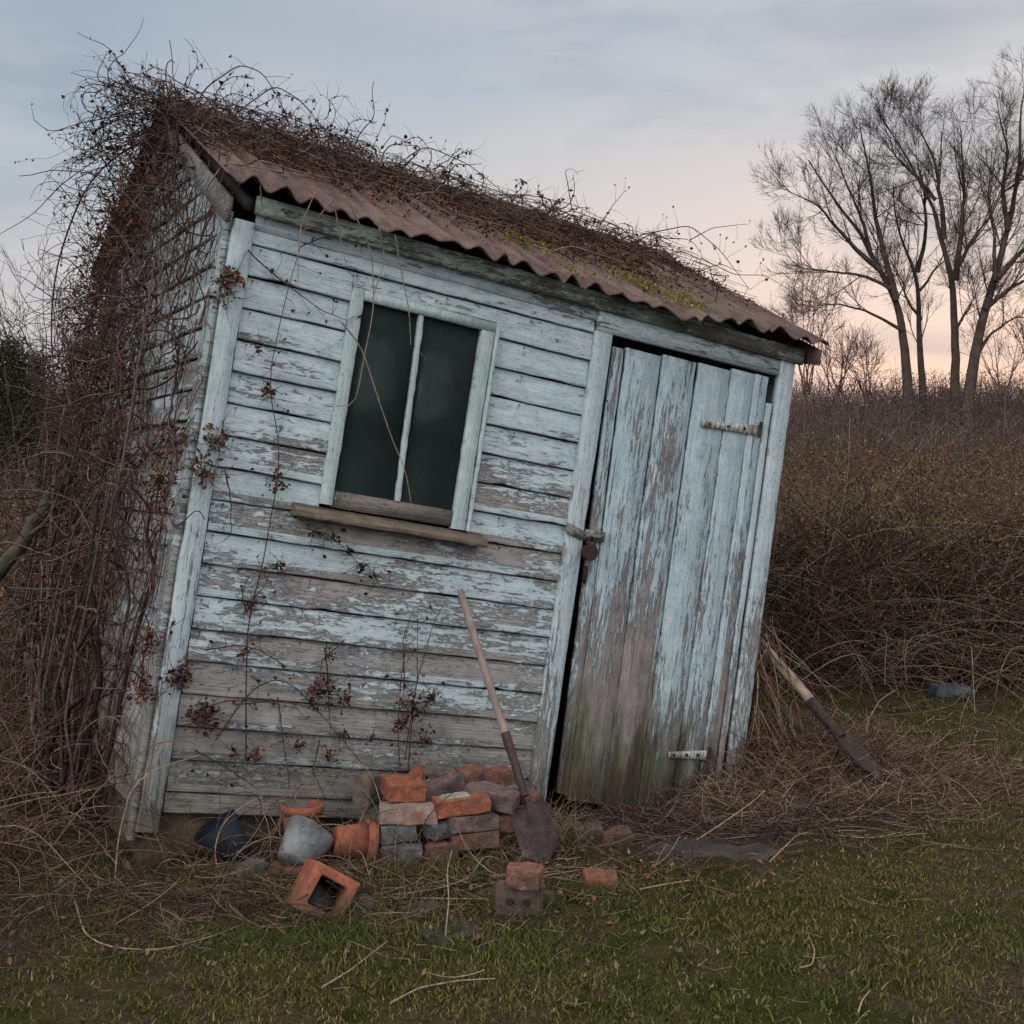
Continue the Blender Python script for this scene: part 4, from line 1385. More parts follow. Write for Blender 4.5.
climber('climbing_vine', 'thin vine stem climbing the clapboards left of the window', [
    [(246, 760), (246, 695), (246, 612), (262, 573), (266, 540), (279, 473), (282, 440), (266, 387), (278, 336), (284, 299), (292, 274), (300, 247)],
    [(246, 612), (240, 590), (248, 575)], [(246, 612), (262, 590), (270, 575)], [(300, 247), (320, 238), (350, 235)],
    [(248, 250), (258, 262), (285, 285), (320, 312), (345, 322)], [(225, 470), (232, 500), (234, 535)]],
    [(278, 480, .045, 60), (278, 566, .03, 34), (268, 392, .03, 30), (252, 608, .02, 16), (243, 655, .02, 12), (258, 350, .02, 8)],
    leafcol=[(.12, .05, .03), (.08, .035, .025), (.055, .03, .022)])
climber('climbing_vine', 'low arching vine with reddish dead leaves on the clapboards above the pots', [
    [(215, 740), (250, 690), (278, 676), (300, 690), (340, 735), (362, 762)], [(235, 705), (280, 700), (330, 712)],
    [(185, 715), (225, 700), (260, 700), (300, 708)], [(278, 697), (284, 735), (290, 790)], [(205, 650), (240, 645), (262, 652), (280, 665)],
    [(325, 650), (327, 690), (330, 730)], [(345, 640), (322, 660), (320, 690)], [(195, 750), (230, 770), (260, 790)], [(320, 740), (310, 770), (325, 800)]],
    [(328, 690, .06, 80), (312, 700, .04, 40), (345, 700, .035, 36), (205, 712, .05, 60), (180, 680, .04, 40), (300, 745, .03, 30), (255, 755, .025, 24), (330, 755, .03, 24), (235, 752, .02, 14), (345, 735, .02, 16), (330, 655, .03, 24)],
    leafcol=[(.12, .040, .035), (.075, .028, .028), (.045, .025, .022), (.10, .05, .035)])
climber('climbing_vine', 'upright dead stems with brown leaves left of the leaning spade', [
    [(408, 770), (412, 720), (417, 680), (417, 610)], [(405, 760), (418, 680), (436, 625), (448, 603)], [(400, 770), (398, 720), (406, 650)], [(412, 720), (430, 700), (440, 690)], [(404, 690), (402, 640), (410, 615)]],
    [(412, 705, .05, 70), (402, 725, .04, 40), (432, 697, .025, 26), (372, 738, .02, 12), (425, 740, .04, 30)], y=-.05)
climber('ivy_sprig', 'small green ivy sprig trailing below the window sill', [[(303, 528), (330, 535), (346, 548), (362, 565), (380, 580)]],
        [(315, 532, .018, 14), (333, 537, .022, 18), (350, 552, .014, 10), (362, 566, .018, 14), (376, 576, .010, 6)],
        y=-.05, leafcol=[(.012, .028, .014), (.02, .04, .018)], cat='ivy', stemcol=(.03, .03, .02), r=.002)


# ------------------------------------------------------------------ thickets
def canes(region, N, h, n=12, r=(.002, .005), base=None, lean=.6, spread=.5, seed=0, cols=None, grav=-.10):
    x0, x1, y0, y1 = region
    x = rng.uniform(x0, x1, N); y = y0 + (y1 - y0) * rng.random(N)
    z = gh(x, y)
    a = rng.uniform(0, 2 * np.pi, N)
    d = np.stack([np.cos(a) * spread, np.sin(a) * spread, np.full(N, 1.0)], -1)
    hh = h * rng.uniform(.6, 1.15, N) * (1 + .14 * wob(x, y, 1.3, 3))
    P = walk(np.stack([x, y, z - .03], -1), d, n, hh / n * 1.25, .14, grav)
    P[..., 2] = np.maximum(P[..., 2], gh(P[..., 0], P[..., 1]) + .01)
    return P, rng.uniform(r[0], r[1], N)


BC = [(.10, .070, .050), (.055, .036, .028), (.15, .105, .072), (.085, .050, .038), (.17, .135, .10)]
BL = [(.17, .095, .045), (.12, .065, .035), (.20, .13, .06), (.10, .056, .038), (.11, .090, .038)]
# right hedge
m = MB()
P, r_ = canes((.7, 9.5, 8.4, 12.5), 6000, 1.72, 13, (.0025, .0062), spread=.55)
m.tubes(P, taper(len(P), 13, r_, .4), 3, pick(BC, len(P)))
q = P[:, 6:].reshape(-1, 3)
q = q[rng.random(len(q)) < .62]
T = walk(q, rng.normal(size=(len(q), 3)) + [0, -.2, -.1], 6, rng.uniform(.012, .05, len(q)), .75)
m.tubes(T, taper(len(T), 6, np.full(len(T), .0022)), 3, pick(BC, len(T), .4))
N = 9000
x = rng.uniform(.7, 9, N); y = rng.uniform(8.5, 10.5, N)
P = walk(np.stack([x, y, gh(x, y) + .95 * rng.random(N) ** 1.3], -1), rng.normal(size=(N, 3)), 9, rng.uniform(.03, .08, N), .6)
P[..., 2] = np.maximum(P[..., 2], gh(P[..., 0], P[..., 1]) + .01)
m.tubes(P, taper(N, 9, rng.uniform(.003, .007, N)), 3, pick([(.030, .022, .018), (.045, .032, .025), (.022, .018, .015)], N))  # near-black stems added low inside, their colour standing in for the hedge's shade
# hanging canes on the face of the hedge
P, r_ = canes((.9, 9, 8.25, 9.1), 520, 2.0, 16, (.0025, .0055), spread=.8, grav=-.17)
m.tubes(P, taper(len(P), 16, r_, .4), 3, pick(BC + [(.17, .14, .11)], len(P)))
# low dead debris
N = 1500
x = rng.uniform(.9, 8, N); y = rng.uniform(7.9, 9.5, N)
P = walk(np.stack([x, y, gh(x, y) + rng.uniform(.02, .35, N)], -1), rng.normal(size=(N, 3)) * [1, 1, .3], 8, rng.uniform(.04, .1, N), .3)
P[..., 2] = np.maximum(P[..., 2], gh(P[..., 0], P[..., 1]) + .01)
m.tubes(P, taper(N, 8, rng.uniform(.002, .004, N)), 3, pick(BC, N))
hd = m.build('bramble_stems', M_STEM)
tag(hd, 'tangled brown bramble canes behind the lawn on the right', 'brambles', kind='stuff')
m = MB()
N = 85000
x = rng.uniform(.8, 9.5, N); y = 8.2 + 5 * rng.random(N) ** 1.3
ztop = 1.60 + .16 * wob(x, y, 1.3, 3) + .08 * wob(x, y, 4, 2) + .020 * (y - 8)
u = rng.beta(1.9, 1.25, N)
z = gh(x, y) + u * ztop
m.leaves(np.stack([x, y, z], -1), rng.uniform(.010, .030, N), pick([(.18, .085, .036), (.12, .058, .028), (.20, .12, .045), (.07, .038, .025), (.10, .075, .03), (.04, .032, .022), (.055, .06, .025)], N, .4))
tag(m.build('bramble_leaves', M_LEAF), 'small withered leaves scattered through the right hand brambles', 'brambles', kind='stuff')

# left thicket
m = MB()
P, r_ = canes((-5.6, -2.7, 7.0, 11.5), 2300, 1.35, 13, (.0022, .0058), spread=.6)
m.tubes(P, taper(len(P), 13, r_, .4), 3, pick(BC, len(P)))
P, r_ = canes((-3.0, -1.75, 4.35, 6.6), 620, .85, 13, (.002, .005), spread=.8)
m.tubes(P, taper(len(P), 13, r_, .4), 3, pick(BC[:4], len(P)))
q = P[:, 4:].reshape(-1, 3); q = q[rng.random(len(q)) < .3]
T = walk(q, rng.normal(size=(len(q), 3)), 5, rng.uniform(.015, .05, len(q)), .4)
m.tubes(T, taper(len(T), 5, np.full(len(T), .0016)), 3, pick(BC, len(T)))
P, r_ = canes((-9, -3.0, 9, 16), 2200, 1.55, 11, (.003, .006), spread=.5)
m.tubes(P, taper(len(P), 11, r_, .4), 3, pick([(.10, .07, .065), (.08, .055, .05)], len(P)))
tag(m.build('thicket_stems', M_STEM), 'dark tangled thicket stems along the left side of the shed', 'thicket', kind='stuff')
m = MB()
N = 26000
x = rng.uniform(-6.5, -1.9, N); y = rng.uniform(6.8, 13, N)
kp = (x < -2.35 + (y - 5.2) * -.25) | (y > 8.2)
x, y = x[kp], y[kp]
z = gh(x, y) + rng.beta(1.3, 1.3, len(x)) * (1.25 + .2 * wob(x, y, 1.2))
m.leaves(np.stack([x, y, z], -1), rng.uniform(.018, .045, len(x)), pick(BL + [(.05, .04, .03)] * 3 + [(.12, .11, .05)], len(x)))
tag(m.build('thicket_leaves', M_LEAF), 'withered leaves hanging in the left thicket', 'thicket', kind='stuff')

# far scrub band on the rising ground
m = MB(); N = 16000
x = rng.uniform(-26, 26, N); y = rng.uniform(19, 46, N)
P = walk(np.stack([x, y, gh(x, y)], -1), rng.normal(0, .35, (N, 3)) + [0, 0, 1], 6, rng.uniform(.10, .26, N) * (.8 + .3 * wob(x, y, .35)), .2)
m.tubes(P, taper(N, 6, rng.uniform(.006, .013, N), .4), 3, pick([(.105, .080, .078), (.085, .062, .060), (.12, .09, .08)], N))
N = 90000
x = rng.uniform(-26, 26, N); y = rng.uniform(19, 46, N)
m.leaves(np.stack([x, y, gh(x, y) + rng.beta(1.2, 1.6, N) * 1.2], -1), rng.uniform(.03, .08, N), pick([(.085, .066, .064), (.065, .048, .046), (.10, .075, .062)], N))
N = 9000
x = rng.uniform(-26, 26, N); y = rng.uniform(38, 47, N)
P = walk(np.stack([x, y, gh(x, y)], -1), rng.normal(0, .4, (N, 3)) + [0, 0, 1], 8, rng.uniform(.05, .20, N) * np.clip(1 + .7 * wob(x, y, .5, 4), .3, 2), .3)
m.tubes(P, taper(N, 8, rng.uniform(.006, .012, N), .4), 3, pick([(.07, .05, .046), (.05, .038, .036), (.09, .06, .05)], N))
tag(m.build('far_scrub', M_LEAF), 'mauve brown winter scrub on the rise beyond the brambles', 'scrub', kind='stuff')


# ------------------------------------------------------------------ trees
def resn(P, M): return resample(P, M)


def grow_tree(name, label, limbs, dist, r0, cat='tree', col=(.058, .044, .038), group=None, levels=4, twigr=.006, density=1.0, spread=.68, ln=1.0, base_z=None, minr=.0040, dj=1.2, up=.08):
    """limbs: pixel polylines (first is the trunk) with start radius factor; each at its own distance"""
    base = at(limbs[0][0][0][0], limbs[0][0][0][1], dist)
    base[2] = gh(base[0], base[1]) - .1
    o = empty(name, label, cat, loc=tuple(base), group=group)
    mt = MB(); mc = MB()
    segs = []
    for pts, rf in limbs:
        K = len(pts)
        dr_ = rng.normal(0, dj)
        dds = [dist + dr_ * (i / (K - 1)) ** 1.2 for i in range(K)]
        W_ = np.array([at(px, py, d) for (px, py), d in zip(pts, dds)])
        n = 22
        Q = resample(W_, n)
        Q += np.cumsum(rng.normal(0, .012, Q.shape), axis=0)
        rr = r0 * rf * 1.0 * np.linspace(1, .20, n) ** 1.35
        segs.append((Q, rr))
    Q, rr = segs[0]
    root = Q[0].copy(); root[2] = base[2]
    Qt = np.concatenate([[root], Q]); rt2 = np.concatenate([[rr[0] * 1.25], rr])
    mt.tubes([Qt], [rt2], 8, np.array([col]))
    for Q, rr in segs[1:]:
        mt.tubes([Q], [rr], 6, np.array([col]))
    mt.build('trunk', M_BARK, o, offset=base, smooth=True)
    # children
    parents = segs
    nb = [8, 6, 5, 3][:levels]
    lens = [2.1 * ln, 1.15 * ln, .70 * ln, .42 * ln]
    cur = [(Q, rr) for Q, rr in segs]
    for lv in range(levels):
        S, Dd, Lr, Rr = [], [], [], []
        for Q, rr in cur:
            n = len(Q)
            T = np.gradient(Q, axis=0); T /= np.linalg.norm(T, axis=1, keepdims=True) + 1e-9
            k = max(2, int(nb[lv] * density * (1.25 if lv == 0 else 1)))
            for ti in rng.uniform(.22 if lv == 0 else .12, 1.0, k):
                i = min(n - 1, int(ti * n))
                d = T[i] * (1.15) + rng.normal(0, spread * (.85 if lv == 0 else .72), 3) + [0, 0, up]
                S.append(Q[i]); Dd.append(d); Lr.append(lens[lv] * rng.uniform(.5, 1.1) * (1.15 - .80 * ti)); Rr.append(max(min(rr[i] * .45, .020 / (lv + 1)), minr))
        n = [12, 8, 6, 4][lv]
        P = walk(np.array(S), np.array(Dd), n, np.array(Lr) / (n - 1), .07 + .015 * lv, .03)
        rad = taper(len(P), n, np.array(Rr), .4)
        mc.tubes(P, rad, 4 if lv < 2 else 3, pick([col], len(P), .15))
        cur = [(P[i], rad[i]) for i in range(len(P))]
        if len(cur) > 3000: cur = [cur[i] for i in rng.choice(len(cur), 3000, replace=False)]
    mc.build('crown', M_BARK, o, offset=base)
    return o


TD = 36
grp = 'bare winter trees on the right skyline'
grow_tree('bare_tree', 'bare tree with two trunks, leftmost of the large winter trees', [
    ([(908, 400), (905, 350), (897, 300), (880, 270), (862, 235), (835, 200), (808, 160)], 1.0),
    ([(897, 300), (885, 255), (876, 215), (870, 175), (858, 125)], .7),
    ([(880, 270), (850, 240), (820, 205), (790, 190)], .55),
    ([(893, 290), (870, 275), (835, 272), (800, 270), (785, 250)], .40),
    ([(903, 330), (875, 312), (845, 300), (815, 302), (800, 310)], .35),
    ([(870, 250), (858, 215), (845, 185), (830, 145)], .40)], TD, .155, group=grp, twigr=.006)
grow_tree('bare_tree', 'slender bare tree standing just right of the twin trunked one', [
    ([(923, 400), (921, 350), (920, 300), (918, 272), (905, 245), (896, 215), (893, 180)], .85),
    ([(918, 272), (926, 235), (925, 190), (918, 150)], .55),
    ([(921, 320), (905, 300), (900, 285), (890, 262)], .40),
    ([(920, 290), (935, 270), (950, 255), (962, 245)], .35)], TD + 1, .135, group=grp)
grow_tree('bare_tree', 'tall straight bare tree in the middle of the winter trees', [
    ([(955, 400), (956, 340), (955, 280), (945, 240), (936, 200), (915, 165), (888, 120)], .95),
    ([(955, 280), (962, 235), (966, 190), (960, 155), (958, 128)], .65),
    ([(945, 240), (942, 205), (935, 165), (922, 135), (912, 118)], .55),
    ([(936, 200), (920, 180), (895, 155), (885, 122)], .40),
    ([(955, 275), (970, 245), (990, 220), (1000, 190)], .45),
    ([(956, 330), (975, 300), (970, 290)], .25)], TD - 1, .145, group=grp)
grow_tree('bare_tree', 'bare tree leaning right at the edge of the photo', [
    ([(968, 402), (974, 360), (985, 310), (995, 280), (1008, 230), (1018, 180), (1020, 130), (1024, 98)], 1.0),
    ([(995, 280), (1015, 255), (1040, 235), (1065, 210)], .6),
    ([(985, 310), (1005, 290), (1030, 275), (1060, 272)], .5),
    ([(1008, 230), (1003, 190), (1010, 150), (998, 100)], .5),
    ([(1018, 175), (1035, 140), (1045, 100), (1060, 70)], .5),
    ([(974, 360), (990, 335), (1015, 318), (1040, 322)], .4),
    ([(995, 280), (992, 230), (985, 190), (990, 150)], .4)], TD - 2, .16, group=grp)
# low bushes against the glow
for i, (px, top_, lb) in enumerate(((806, 285, 'thin bare sapling just right of the eave'), (835, 335, 'low bare bush between the sapling and the big trees'), (870, 350, 'short bare bush under the leftmost big tree'),
                                    (1002, 325, 'twiggy bare bush at the right edge of the skyline'), (1035, 310, 'bare bush partly outside the right edge'))):
    L_ = []
    for k in range(6):
        ex = px + rng.uniform(-32, 32)
        L_.append(([(px + rng.uniform(-5, 5), 395), ((px + ex) / 2, (395 + top_) / 2 + 5), (ex, top_ + rng.uniform(-12, 25))], 1 if k == 0 else .7))
    grow_tree('bare_bush', lb, L_, 22 + i, .022, cat='bush', col=(.085, .050, .045), group='bare bushes on the skyline', levels=3, density=.62, ln=.55, twigr=.004, minr=.0038, dj=.5)
# saplings left of the shed
for i, (pts, lb) in enumerate((
        ([[(44, 640), (48, 480), (50, 380), (47, 320), (52, 270)], [(50, 380), (70, 330), (85, 300)], [(49, 400), (25, 340), (15, 290)]], 'thin sapling with many side twigs left of the shed'),
        ([[(10, 640), (18, 480), (5, 380), (-10, 300)], [(14, 430), (40, 370), (62, 335)], [(8, 400), (20, 340), (30, 300)]], 'thin sapling at the left edge of the photo'),
        ([[(82, 640), (90, 480), (88, 400), (100, 340), (96, 290)], [(88, 400), (70, 360), (60, 330)]], 'thin sapling pressed close to the vine covered wall'))):
    grow_tree('sapling', lb, [(p, 1 if k == 0 else .6) for k, p in enumerate(pts)], 8.2 + .6 * i, .013, cat='sapling', col=(.06, .042, .038), group='saplings left of the shed', levels=3, density=.6, ln=.36, minr=.0022, dj=.3)
# far bare trees low on the left horizon
for i, (px, top_, lb) in enumerate(((75, 345, 'far bare tree low behind the left thicket'), (112, 350, 'far bare tree nearest the shed on the left horizon'))):
    L_ = [([(px, 400), (px + rng.uniform(-8, 8), 375), (px + rng.uniform(-16, 16), top_)], 1) for k in range(5)]
    grow_tree('bare_tree', lb, L_, 33, .04, col=(.07, .05, .048), group='far bare trees on the left', levels=3, density=.7, ln=.6, minr=.006, dj=.6)


def evergreen(px, top_y, dist, wpx, label, nleaf=16000):
    b = at(px, 430, dist); b[2] = gh(b[0], b[1])
    topz = at(px, top_y, dist)[2]
    h = topz - b[2]; w_ = wpx / FPX * dist
    o = empty('evergreen_tree', label, 'tree', loc=tuple(b), group='evergreens beyond the left thicket')
    m = MB(); m.tubes([[(0, 0, -.2), (0, 0, h * .5), (.05, 0, h * .9)]], [[.16, .1, .03]], 7, np.array([(.04, .03, .025)]))
    m.build('trunk', M_BARK, o)
    m = MB()
    K = 150
    cz = rng.uniform(.05, 1, K); rad = w_ / 2 * (1 - cz ** 2.2) * rng.uniform(.4, 1, K); an = rng.uniform(0, 6.28, K)
    cc = np.stack([rad * np.cos(an), rad * np.sin(an), cz * h * .97], -1)
    q = cc[rng.integers(0, K, nleaf)] + rng.normal(0, 1, (nleaf, 3)) * [.17, .17, .13]
    m.leaves(q, rng.uniform(.04, .10, nleaf), pick([(.030, .036, .018), (.045, .046, .022), (.022, .026, .014), (.060, .052, .026)], nleaf), aspect=.35)
    m.build('crown', M_NEEDLE, o)


evergreen(10, 340, 26, 80, 'dark evergreen with a rounded top at the left edge')
evergreen(38, 352, 27.5, 42, 'smaller dark evergreen right of the one at the left edge', 6000)
evergreen(-45, 335, 25, 80, 'dark evergreen partly outside the left edge', 6000)

# leaning log on the left
m = MB(); Q = resample([at(-30, 610, 6.2), at(20, 545, 6.4), at(60, 480, 6.7), at(82, 438, 6.9)], 20)
Q = np.concatenate([[on_ground(-120, 800)], Q]) if False else Q
Q[1:-1] += rng.normal(0, .006, (18, 3))
m.tubes([Q], [np.linspace(.040, .026, 20)], 9)
m.tubes([resample([at(30, 535, 6.4), at(50, 520, 6.35), at(66, 470, 6.3)], 8)], [np.linspace(.014, .006, 8)], 6)
lg = m.build('dead_branch', M_LOG, offset=Q[0]); lg.location = Q[0]
tag(lg, 'thick dark mossy branch slanting up to the vine covered wall', 'branch')

m = MB(); Q = resample([at(764, 690, 6.35), at(800, 728, 6.25), at(838, 762, 6.15), at(852, 775, 6.1)], 14)
Q[1:-1] += rng.normal(0, .005, (12, 3))
m.tubes([Q], [np.linspace(.016, .024, 14)], 8)
lg = m.build('dead_branch', M_LOG, offset=Q[0]); lg.location = Q[0]
tag(lg, 'dark stick slanting down under the propped spade', 'branch')

# ------------------------------------------------------------------ ground cover
# grass
N = 300000
y = 3.0 + (9.0 - 3.0) * rng.random(N) ** 1.15
x = rng.uniform(-.47, .47, N) * y
L = to_local(np.stack([x, y, np.zeros(N)], -1))
inside = (L[:, 0] > -.02) & (L[:, 0] < WD) & (L[:, 1] > -.02)
pr = (.50 + .65 * wob(x, y, 2.3, 7) + .45 * wob(x, y, 7, 1)) * (1 - soilness(x, y) * 1.15) * (1 - strawness(x, y) * .65)
kp = (~inside) & (rng.random(N) < np.clip(pr + .10, .16, 1) * (1 - soilness(x, y) * .8)) & (y < 8.3)
x, y = x[kp], y[kp]; N = len(x)
hgt = rng.uniform(.012, .034, N) * (1 + .5 * np.clip(wob(x, y, 1.7, 9), -1, 1)) + .02 * np.exp(-((x + .55) ** 2 / .05 + (y - 4.15) ** 2 / .03))
a = rng.uniform(0, 2 * np.pi, N)
b0 = np.stack([x, y, gh(x, y) - .004], -1)
wv = np.stack([np.cos(a), np.sin(a), 0 * a], -1) * rng.uniform(.0014, .0032, N)[:, None]
ln_ = np.stack([rng.normal(0, .6, N), rng.normal(0, .6, N), np.ones(N)], -1); ln_ /= np.linalg.norm(ln_, axis=1, keepdims=True)
mid = b0 + ln_ * hgt[:, None] * .6
tp_ = b0 + (ln_ + np.stack([rng.normal(0, .2, N), rng.normal(0, .2, N), -.05 + 0 * a], -1)) * hgt[:, None]
V = np.stack([b0 - wv, b0 + wv, mid + wv * .7, mid - wv * .7, tp_], 1).reshape(-1, 3)
i = np.arange(N)[:, None] * 5
mixv = np.clip(.5 + .5 * wob(x, y, 1.9, 3) + rng.normal(0, .25, N), 0, 1)[:, None]
cg = np.array([.044, .060, .014]) * mixv + np.array([.098, .080, .027]) * (1 - mixv)
dry = rng.random(N) < .10
cg[dry] = [.15, .12, .07]
cg *= rng.uniform(.5, 1.6, (N, 1))
m = MB()
m.add(V, i + np.array([[0, 1, 2, 3]]), np.repeat(cg, 5, 0))
m.f3.append(i + np.array([[3, 2, 4]]))
tag(m.build('grass', M_GRASSB), 'short mossy winter lawn in front of the shed', 'grass', kind='stuff')

# longer tufts near the brick heap, pots and along the wall
m = MB()


def tufts(spots, K, h, cols, r=.0013, curv=-.12):
    for px, py, rad in spots:
        c = on_ground(px, py)
        s_ = c + np.stack([rng.normal(0, rad, K), rng.normal(0, rad * .6, K), np.zeros(K)], -1)
        s_[:, 2] = gh(s_[:, 0], s_[:, 1])
        P = walk(s_, rng.normal(0, .5, (K, 3)) * [1, 1, 0] + [0, 0, 1], 8, rng.uniform(.4, 1, K) * h / 8, .12, curv)
        P[..., 2] = np.maximum(P[..., 2], gh(P[..., 0], P[..., 1]) + .004)
        m.tubes(P, taper(K, 8, np.full(K, r), .3), 3, pick(cols, K))


GR = [(.06, .075, .02), (.09, .09, .03), (.05, .06, .018)]
ST = [(.26, .20, .13), (.19, .14, .09), (.30, .24, .16), (.13, .09, .06)]
tufts([(545, 836, .05), (556, 828, .05), (566, 840, .06), (400, 872, .10), (470, 868, .10), (440, 880, .10), (570, 850, .10), (240, 890, .12), (258, 888, .08), (290, 930, .12), (330, 930, .12), (380, 900, .10), (300, 905, .10)], 55, .15, GR + ST[1:2])
tufts([(355, 870, .06), (385, 872, .06), (415, 870, .06), (445, 872, .06), (480, 866, .06), (505, 905, .06), (535, 906, .05), (585, 893, .05), (615, 892, .05), (340, 905, .07), (300, 905, .07), (270, 880, .07), (235, 875, .07), (200, 880, .08), (150, 900, .16), (80, 900, .22), (20, 890, .22), (120, 860, .18), (60, 850, .22), (110, 930, .2), (200, 930, .15)], 190, .075, [(.07, .085, .025), (.10, .10, .035), (.055, .065, .02), (.14, .11, .06)], curv=-.10)
tufts([(335, 935, .10), (300, 945, .10), (240, 940, .12)], 260, .07, [(.045, .075, .02), (.06, .085, .025)], curv=-.05)
tufts([(745, 800, .10), (760, 790, .12), (720, 800, .08), (780, 815, .16), (830, 800, .18), (800, 790, .2), (860, 805, .2)], 60, .28, ST + [(.10, .06, .05)], r=.0016, curv=-.2)
tufts([(548, 838, .05), (560, 832, .05), (500, 850, .05)], 60, .26, ST[:2], curv=-.15)
tag(m.build('dry_grass_tufts', M_GRASSB), 'longer straw and grass tufts along the foot of the shed', 'grass', kind='stuff')

# straw heap on the right
m = MB()
N = 5600
x = rng.normal(1.58, .40, N); y = rng.normal(6.08, .27, N)
L = to_local(np.stack([x, y, np.zeros(N)], -1))
tpx = on_ground(862, 775)
kp = ~((L[:, 0] < WD + .04) & (L[:, 1] > -.03)) & (np.hypot(x - tpx[0], (y - tpx[1] + .06) * .8) > .17)
x, y = x[kp], y[kp]; N = len(x)
hp_ = .13 * np.exp(-((x - 1.32) ** 2 / .10 + (y - 6.15) ** 2 / .16))
P = walk(np.stack([x, y, gh(x, y) + .008 + hp_ * rng.random(N)], -1), rng.normal(size=(N, 3)) * [1, .8, .22] + [.2, 0, .06], 8, rng.uniform(.012, .045, N), .38, -.02)
P[..., 2] = np.maximum(P[..., 2], gh(P[..., 0], P[..., 1]) + .005)
m.tubes(P, taper(N, 8, rng.uniform(.0012, .0028, N), .5), 3, pick([(.12, .075, .052), (.07, .043, .033), (.22, .165, .115), (.04, .026, .022), (.14, .075, .06)], N))
tag(m.build('straw_heap', M_STEM), 'heap of dead straw and vine cuttings at the right corner of the shed', 'straw', kind='stuff')
# dead creeper hanging on the right corner
m = MB()
N = 380
st = to_world(np.stack([WD + rng.uniform(.02, .10, N), rng.uniform(-.05, .5, N), rng.uniform(.25, 1.1, N) ** 1.0], -1))
P = walk(st, rng.normal(0, .35, (N, 3)) + [.15, -.05, -1], 14, rng.uniform(.02, .06, N), .16)
P[..., 2] = np.maximum(P[..., 2], gh(P[..., 0], P[..., 1]) + .01)
m.tubes(P, taper(N, 14, rng.uniform(.0018, .004, N)), 4, pick([(.12, .075, .05), (.18, .13, .085), (.07, .04, .03)], N))
b0 = to_world([WD + .05, 0, .4])
m2_ = m.build('climbing_vine', M_STEM, offset=b0); m2_.location = b0
tag(m2_, 'reddish dead creeper strands hanging down the right corner of the shed', 'vine')

# twig litter
m = MB()


def litter(N, fx_, fy_, sx, sy, ln=(.01, .05), cols=None, r=(.0012, .0028), hmax=.03, acc=None):
    x = rng.normal(fx_, sx, N); y = rng.normal(fy_, sy, N)
    L = to_local(np.stack([x, y, np.zeros(N)], -1))
    kp = ~((L[:, 0] > -.02) & (L[:, 0] < WD + .02) & (L[:, 1] > -.03)) & (y > 2.9)
    x, y = x[kp], y[kp]; n_ = len(x)
    P = walk(np.stack([x, y, gh(x, y) + .006 + hmax * rng.random(n_)], -1), rng.normal(size=(n_, 3)) * [1, .8, .15], 7, rng.uniform(*ln, n_), .25)
    P[..., 2] = np.maximum(P[..., 2], gh(P[..., 0], P[..., 1]) + .004)
    m.tubes(P, taper(n_, 7, rng.uniform(*r, n_), .6), 3, pick(cols or BC, n_))


litter(480, -1.0, 4.35, .36, .20, hmax=.06, cols=[(.11, .066, .05), (.055, .035, .028), (.17, .12, .085), (.035, .024, .02)])
litter(420, -1.75, 4.5, .45, .45, hmax=.12, cols=[(.09, .06, .045), (.05, .034, .027), (.14, .10, .07)])
litter(500, -.2, 4.6, .5, .25)
litter(1500, .7, 5.55, .55, .22, hmax=.02, cols=[(.05, .036, .03), (.08, .055, .045), (.035, .026, .024), (.13, .09, .07)])
litter(500, 1.2, 5.5, .45, .25)
litter(350, 0, 4.3, 1.4, .7, ln=(.006, .02), r=(.0008, .0016), cols=[(.2, .15, .1), (.12, .08, .055)])
litter(450, 1.9, 6.6, .9, .6, cols=ST + BC)
K = 70
c = np.array([on_ground(px, 872) for px in rng.uniform(130, 420, K)]); c[:, 1] += rng.uniform(-.05, .18, K); c[:, 2] = gh(c[:, 0], c[:, 1])
P = walk(c, rng.normal(0, .5, (K, 3)) * [1, .5, 0] + [0, .05, 1], 14, rng.uniform(.015, .042, K), .22, -.09)
L_ = to_local(P.reshape(-1, 3)).reshape(P.shape); L_[..., 1] = np.minimum(L_[..., 1], -.045); P = to_world(L_.reshape(-1, 3)).reshape(P.shape)
m.tubes(P, taper(K, 14, rng.uniform(.0016, .003, K), .5), 4, pick([(.17, .125, .095), (.11, .075, .055), (.07, .045, .036)], K))
tag(m.build('twig_litter', M_STEM), 'broken twigs and stalks strewn on the ground around the shed', 'twigs', kind='stuff')
m = MB()
N = 9000
y = rng.uniform(3.0, 8.5, N); x = rng.uniform(-.47, .47, N) * y
pr = .16 + .5 * soilness(x, y) + .4 * strawness(x, y) + .4 * (wob(x, y, 2.9, 11) > .45)
L = to_local(np.stack([x, y, np.zeros(N)], -1))
kp = (rng.random(N) < pr) & ~((L[:, 0] > -.02) & (L[:, 0] < WD) & (L[:, 1] > -.03))
x, y = x[kp], y[kp]
m.leaves(np.stack([x, y, gh(x, y) + .012], -1), rng.uniform(.010, .032, len(x)), pick([(.085, .050, .033), (.11, .075, .05), (.06, .038, .028), (.13, .095, .065)], len(x)), flat=.35)
N = 900
x = rng.normal(-.1, .55, N); y = rng.normal(4.62, .22, N)
m.leaves(np.stack([x, y, gh(x, y) + .012], -1), rng.uniform(.012, .036, N), pick([(.13, .060, .045), (.16, .09, .07), (.08, .04, .032)], N), flat=.35)
tag(m.build('fallen_leaves', M_LEAF), 'brown fallen leaves scattered over the lawn and soil', 'leaves', kind='stuff')

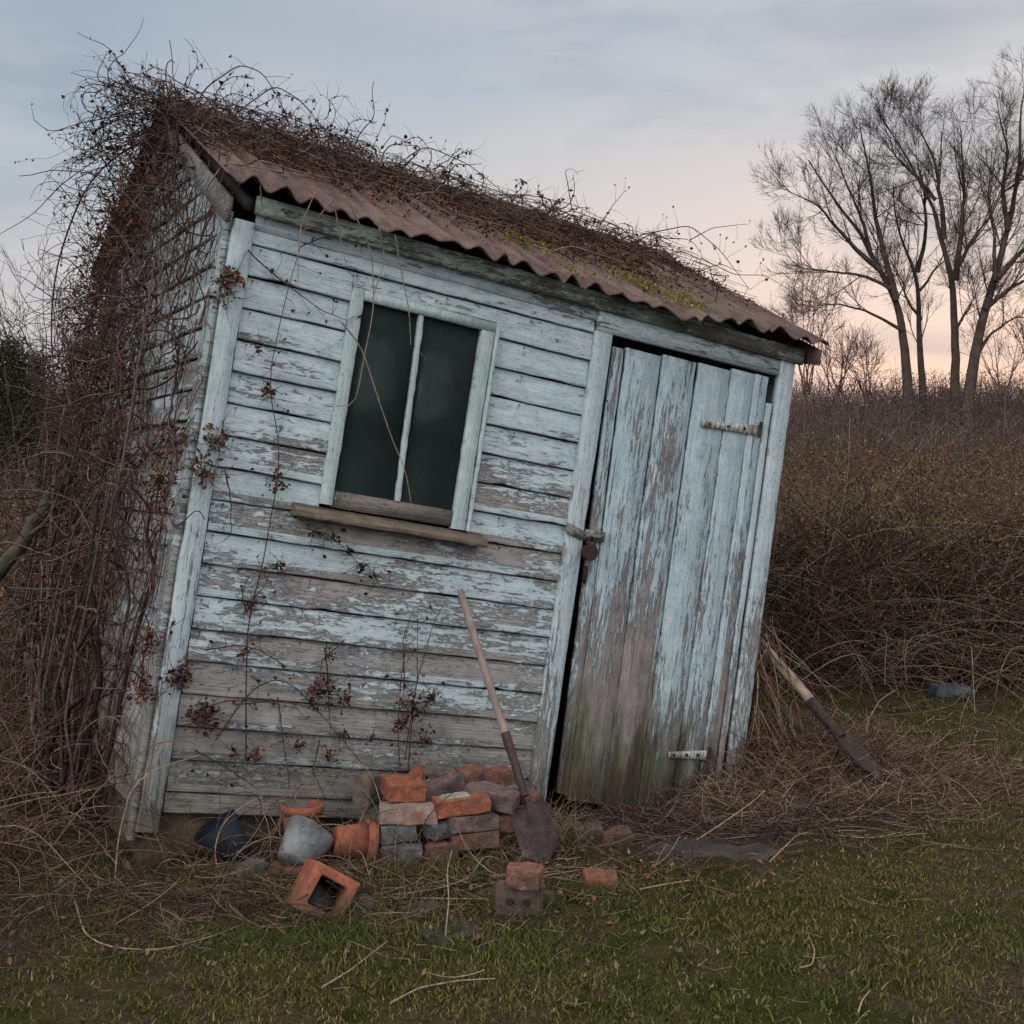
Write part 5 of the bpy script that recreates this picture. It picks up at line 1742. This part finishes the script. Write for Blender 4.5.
# long pale stalks one can tell apart
SK = [
    ([(75, 905), (85, 940), (110, 952), (160, 955), (215, 940), (250, 925)], .01, 'long curved pale stalk in the grass at the lower left'),
    ([(115, 880), (118, 840), (130, 790), (152, 770), (200, 755)], .05, 'pale cane bent over at the left corner of the shed'),
    ([(0, 760), (40, 720), (75, 700), (100, 680)], .3, 'straight pale cane slanting through the left thicket'),
    ([(270, 903), (330, 900), (420, 902), (500, 903)], .02, 'thin straight stalk lying in front of the clay pipe'),
    ([(322, 992), (350, 975), (375, 955), (388, 945)], .01, 'short pale stick lying in the lower middle of the lawn'),
    ([(390, 1008), (420, 992), (460, 985), (495, 983)], .01, 'low curved stalk near the bottom edge'),
    ([(445, 940), (449, 900), (447, 870), (452, 850)], .10, 'upright pale stalk in front of the brick heap'),
    ([(500, 905), (540, 880), (590, 872), (612, 862)], .03, 'pale twig lying behind the lone orange half brick'),
    ([(640, 893), (665, 888), (690, 884)], .01, 'short straight straw lying on the lawn below the door'),
    ([(858, 1018), (862, 1005), (870, 995)], .01, 'short pale twig at the bottom edge on the right'),
    ([(800, 972), (812, 970), (815, 955), (806, 935)], .01, 'hooked pale twig in the right of the lawn'),
    ([(866, 745), (868, 720), (880, 700), (895, 690)], .12, 'bent straw stalk standing behind the propped spade'),
    ([(690, 845), (720, 825), (755, 800), (765, 790)], .05, 'grey twig reaching over the paving slab'),
    ([(770, 865), (800, 835), (870, 842), (900, 836)], .02, 'pale stalk lying along the edge of the straw heap'),
]
for pts, hz, lb in SK:
    W_ = np.array([on_ground(px, py, 0) for px, py in pts])
    if hz >= .05:      # rises off the ground: keep the depth of its foot
        foot = pts[0]
        d0 = np.linalg.norm(W_[0] - [0, 0, CAM_Z]) / np.linalg.norm(ray(*foot))
        W_ = np.array([at(px, py, d0 + .03 * i) for i, (px, py) in enumerate(pts)])
        W_[:, 2] = np.maximum(W_[:, 2], gh(W_[:, 0], W_[:, 1]) + .004)
    else:
        W_[:, 2] = gh(W_[:, 0], W_[:, 1]) + .014
    m = MB(); Q = resample(W_, 18)
    m.tubes([Q], [np.linspace(.0034, .0018, 18)], 6, np.array([(.21, .165, .12)]))
    o = m.build('dry_stalk', M_STEM, offset=Q[0]); o.location = Q[0]
    tag(o, lb, 'stalk', 'pale dry stalks lying about the shed')
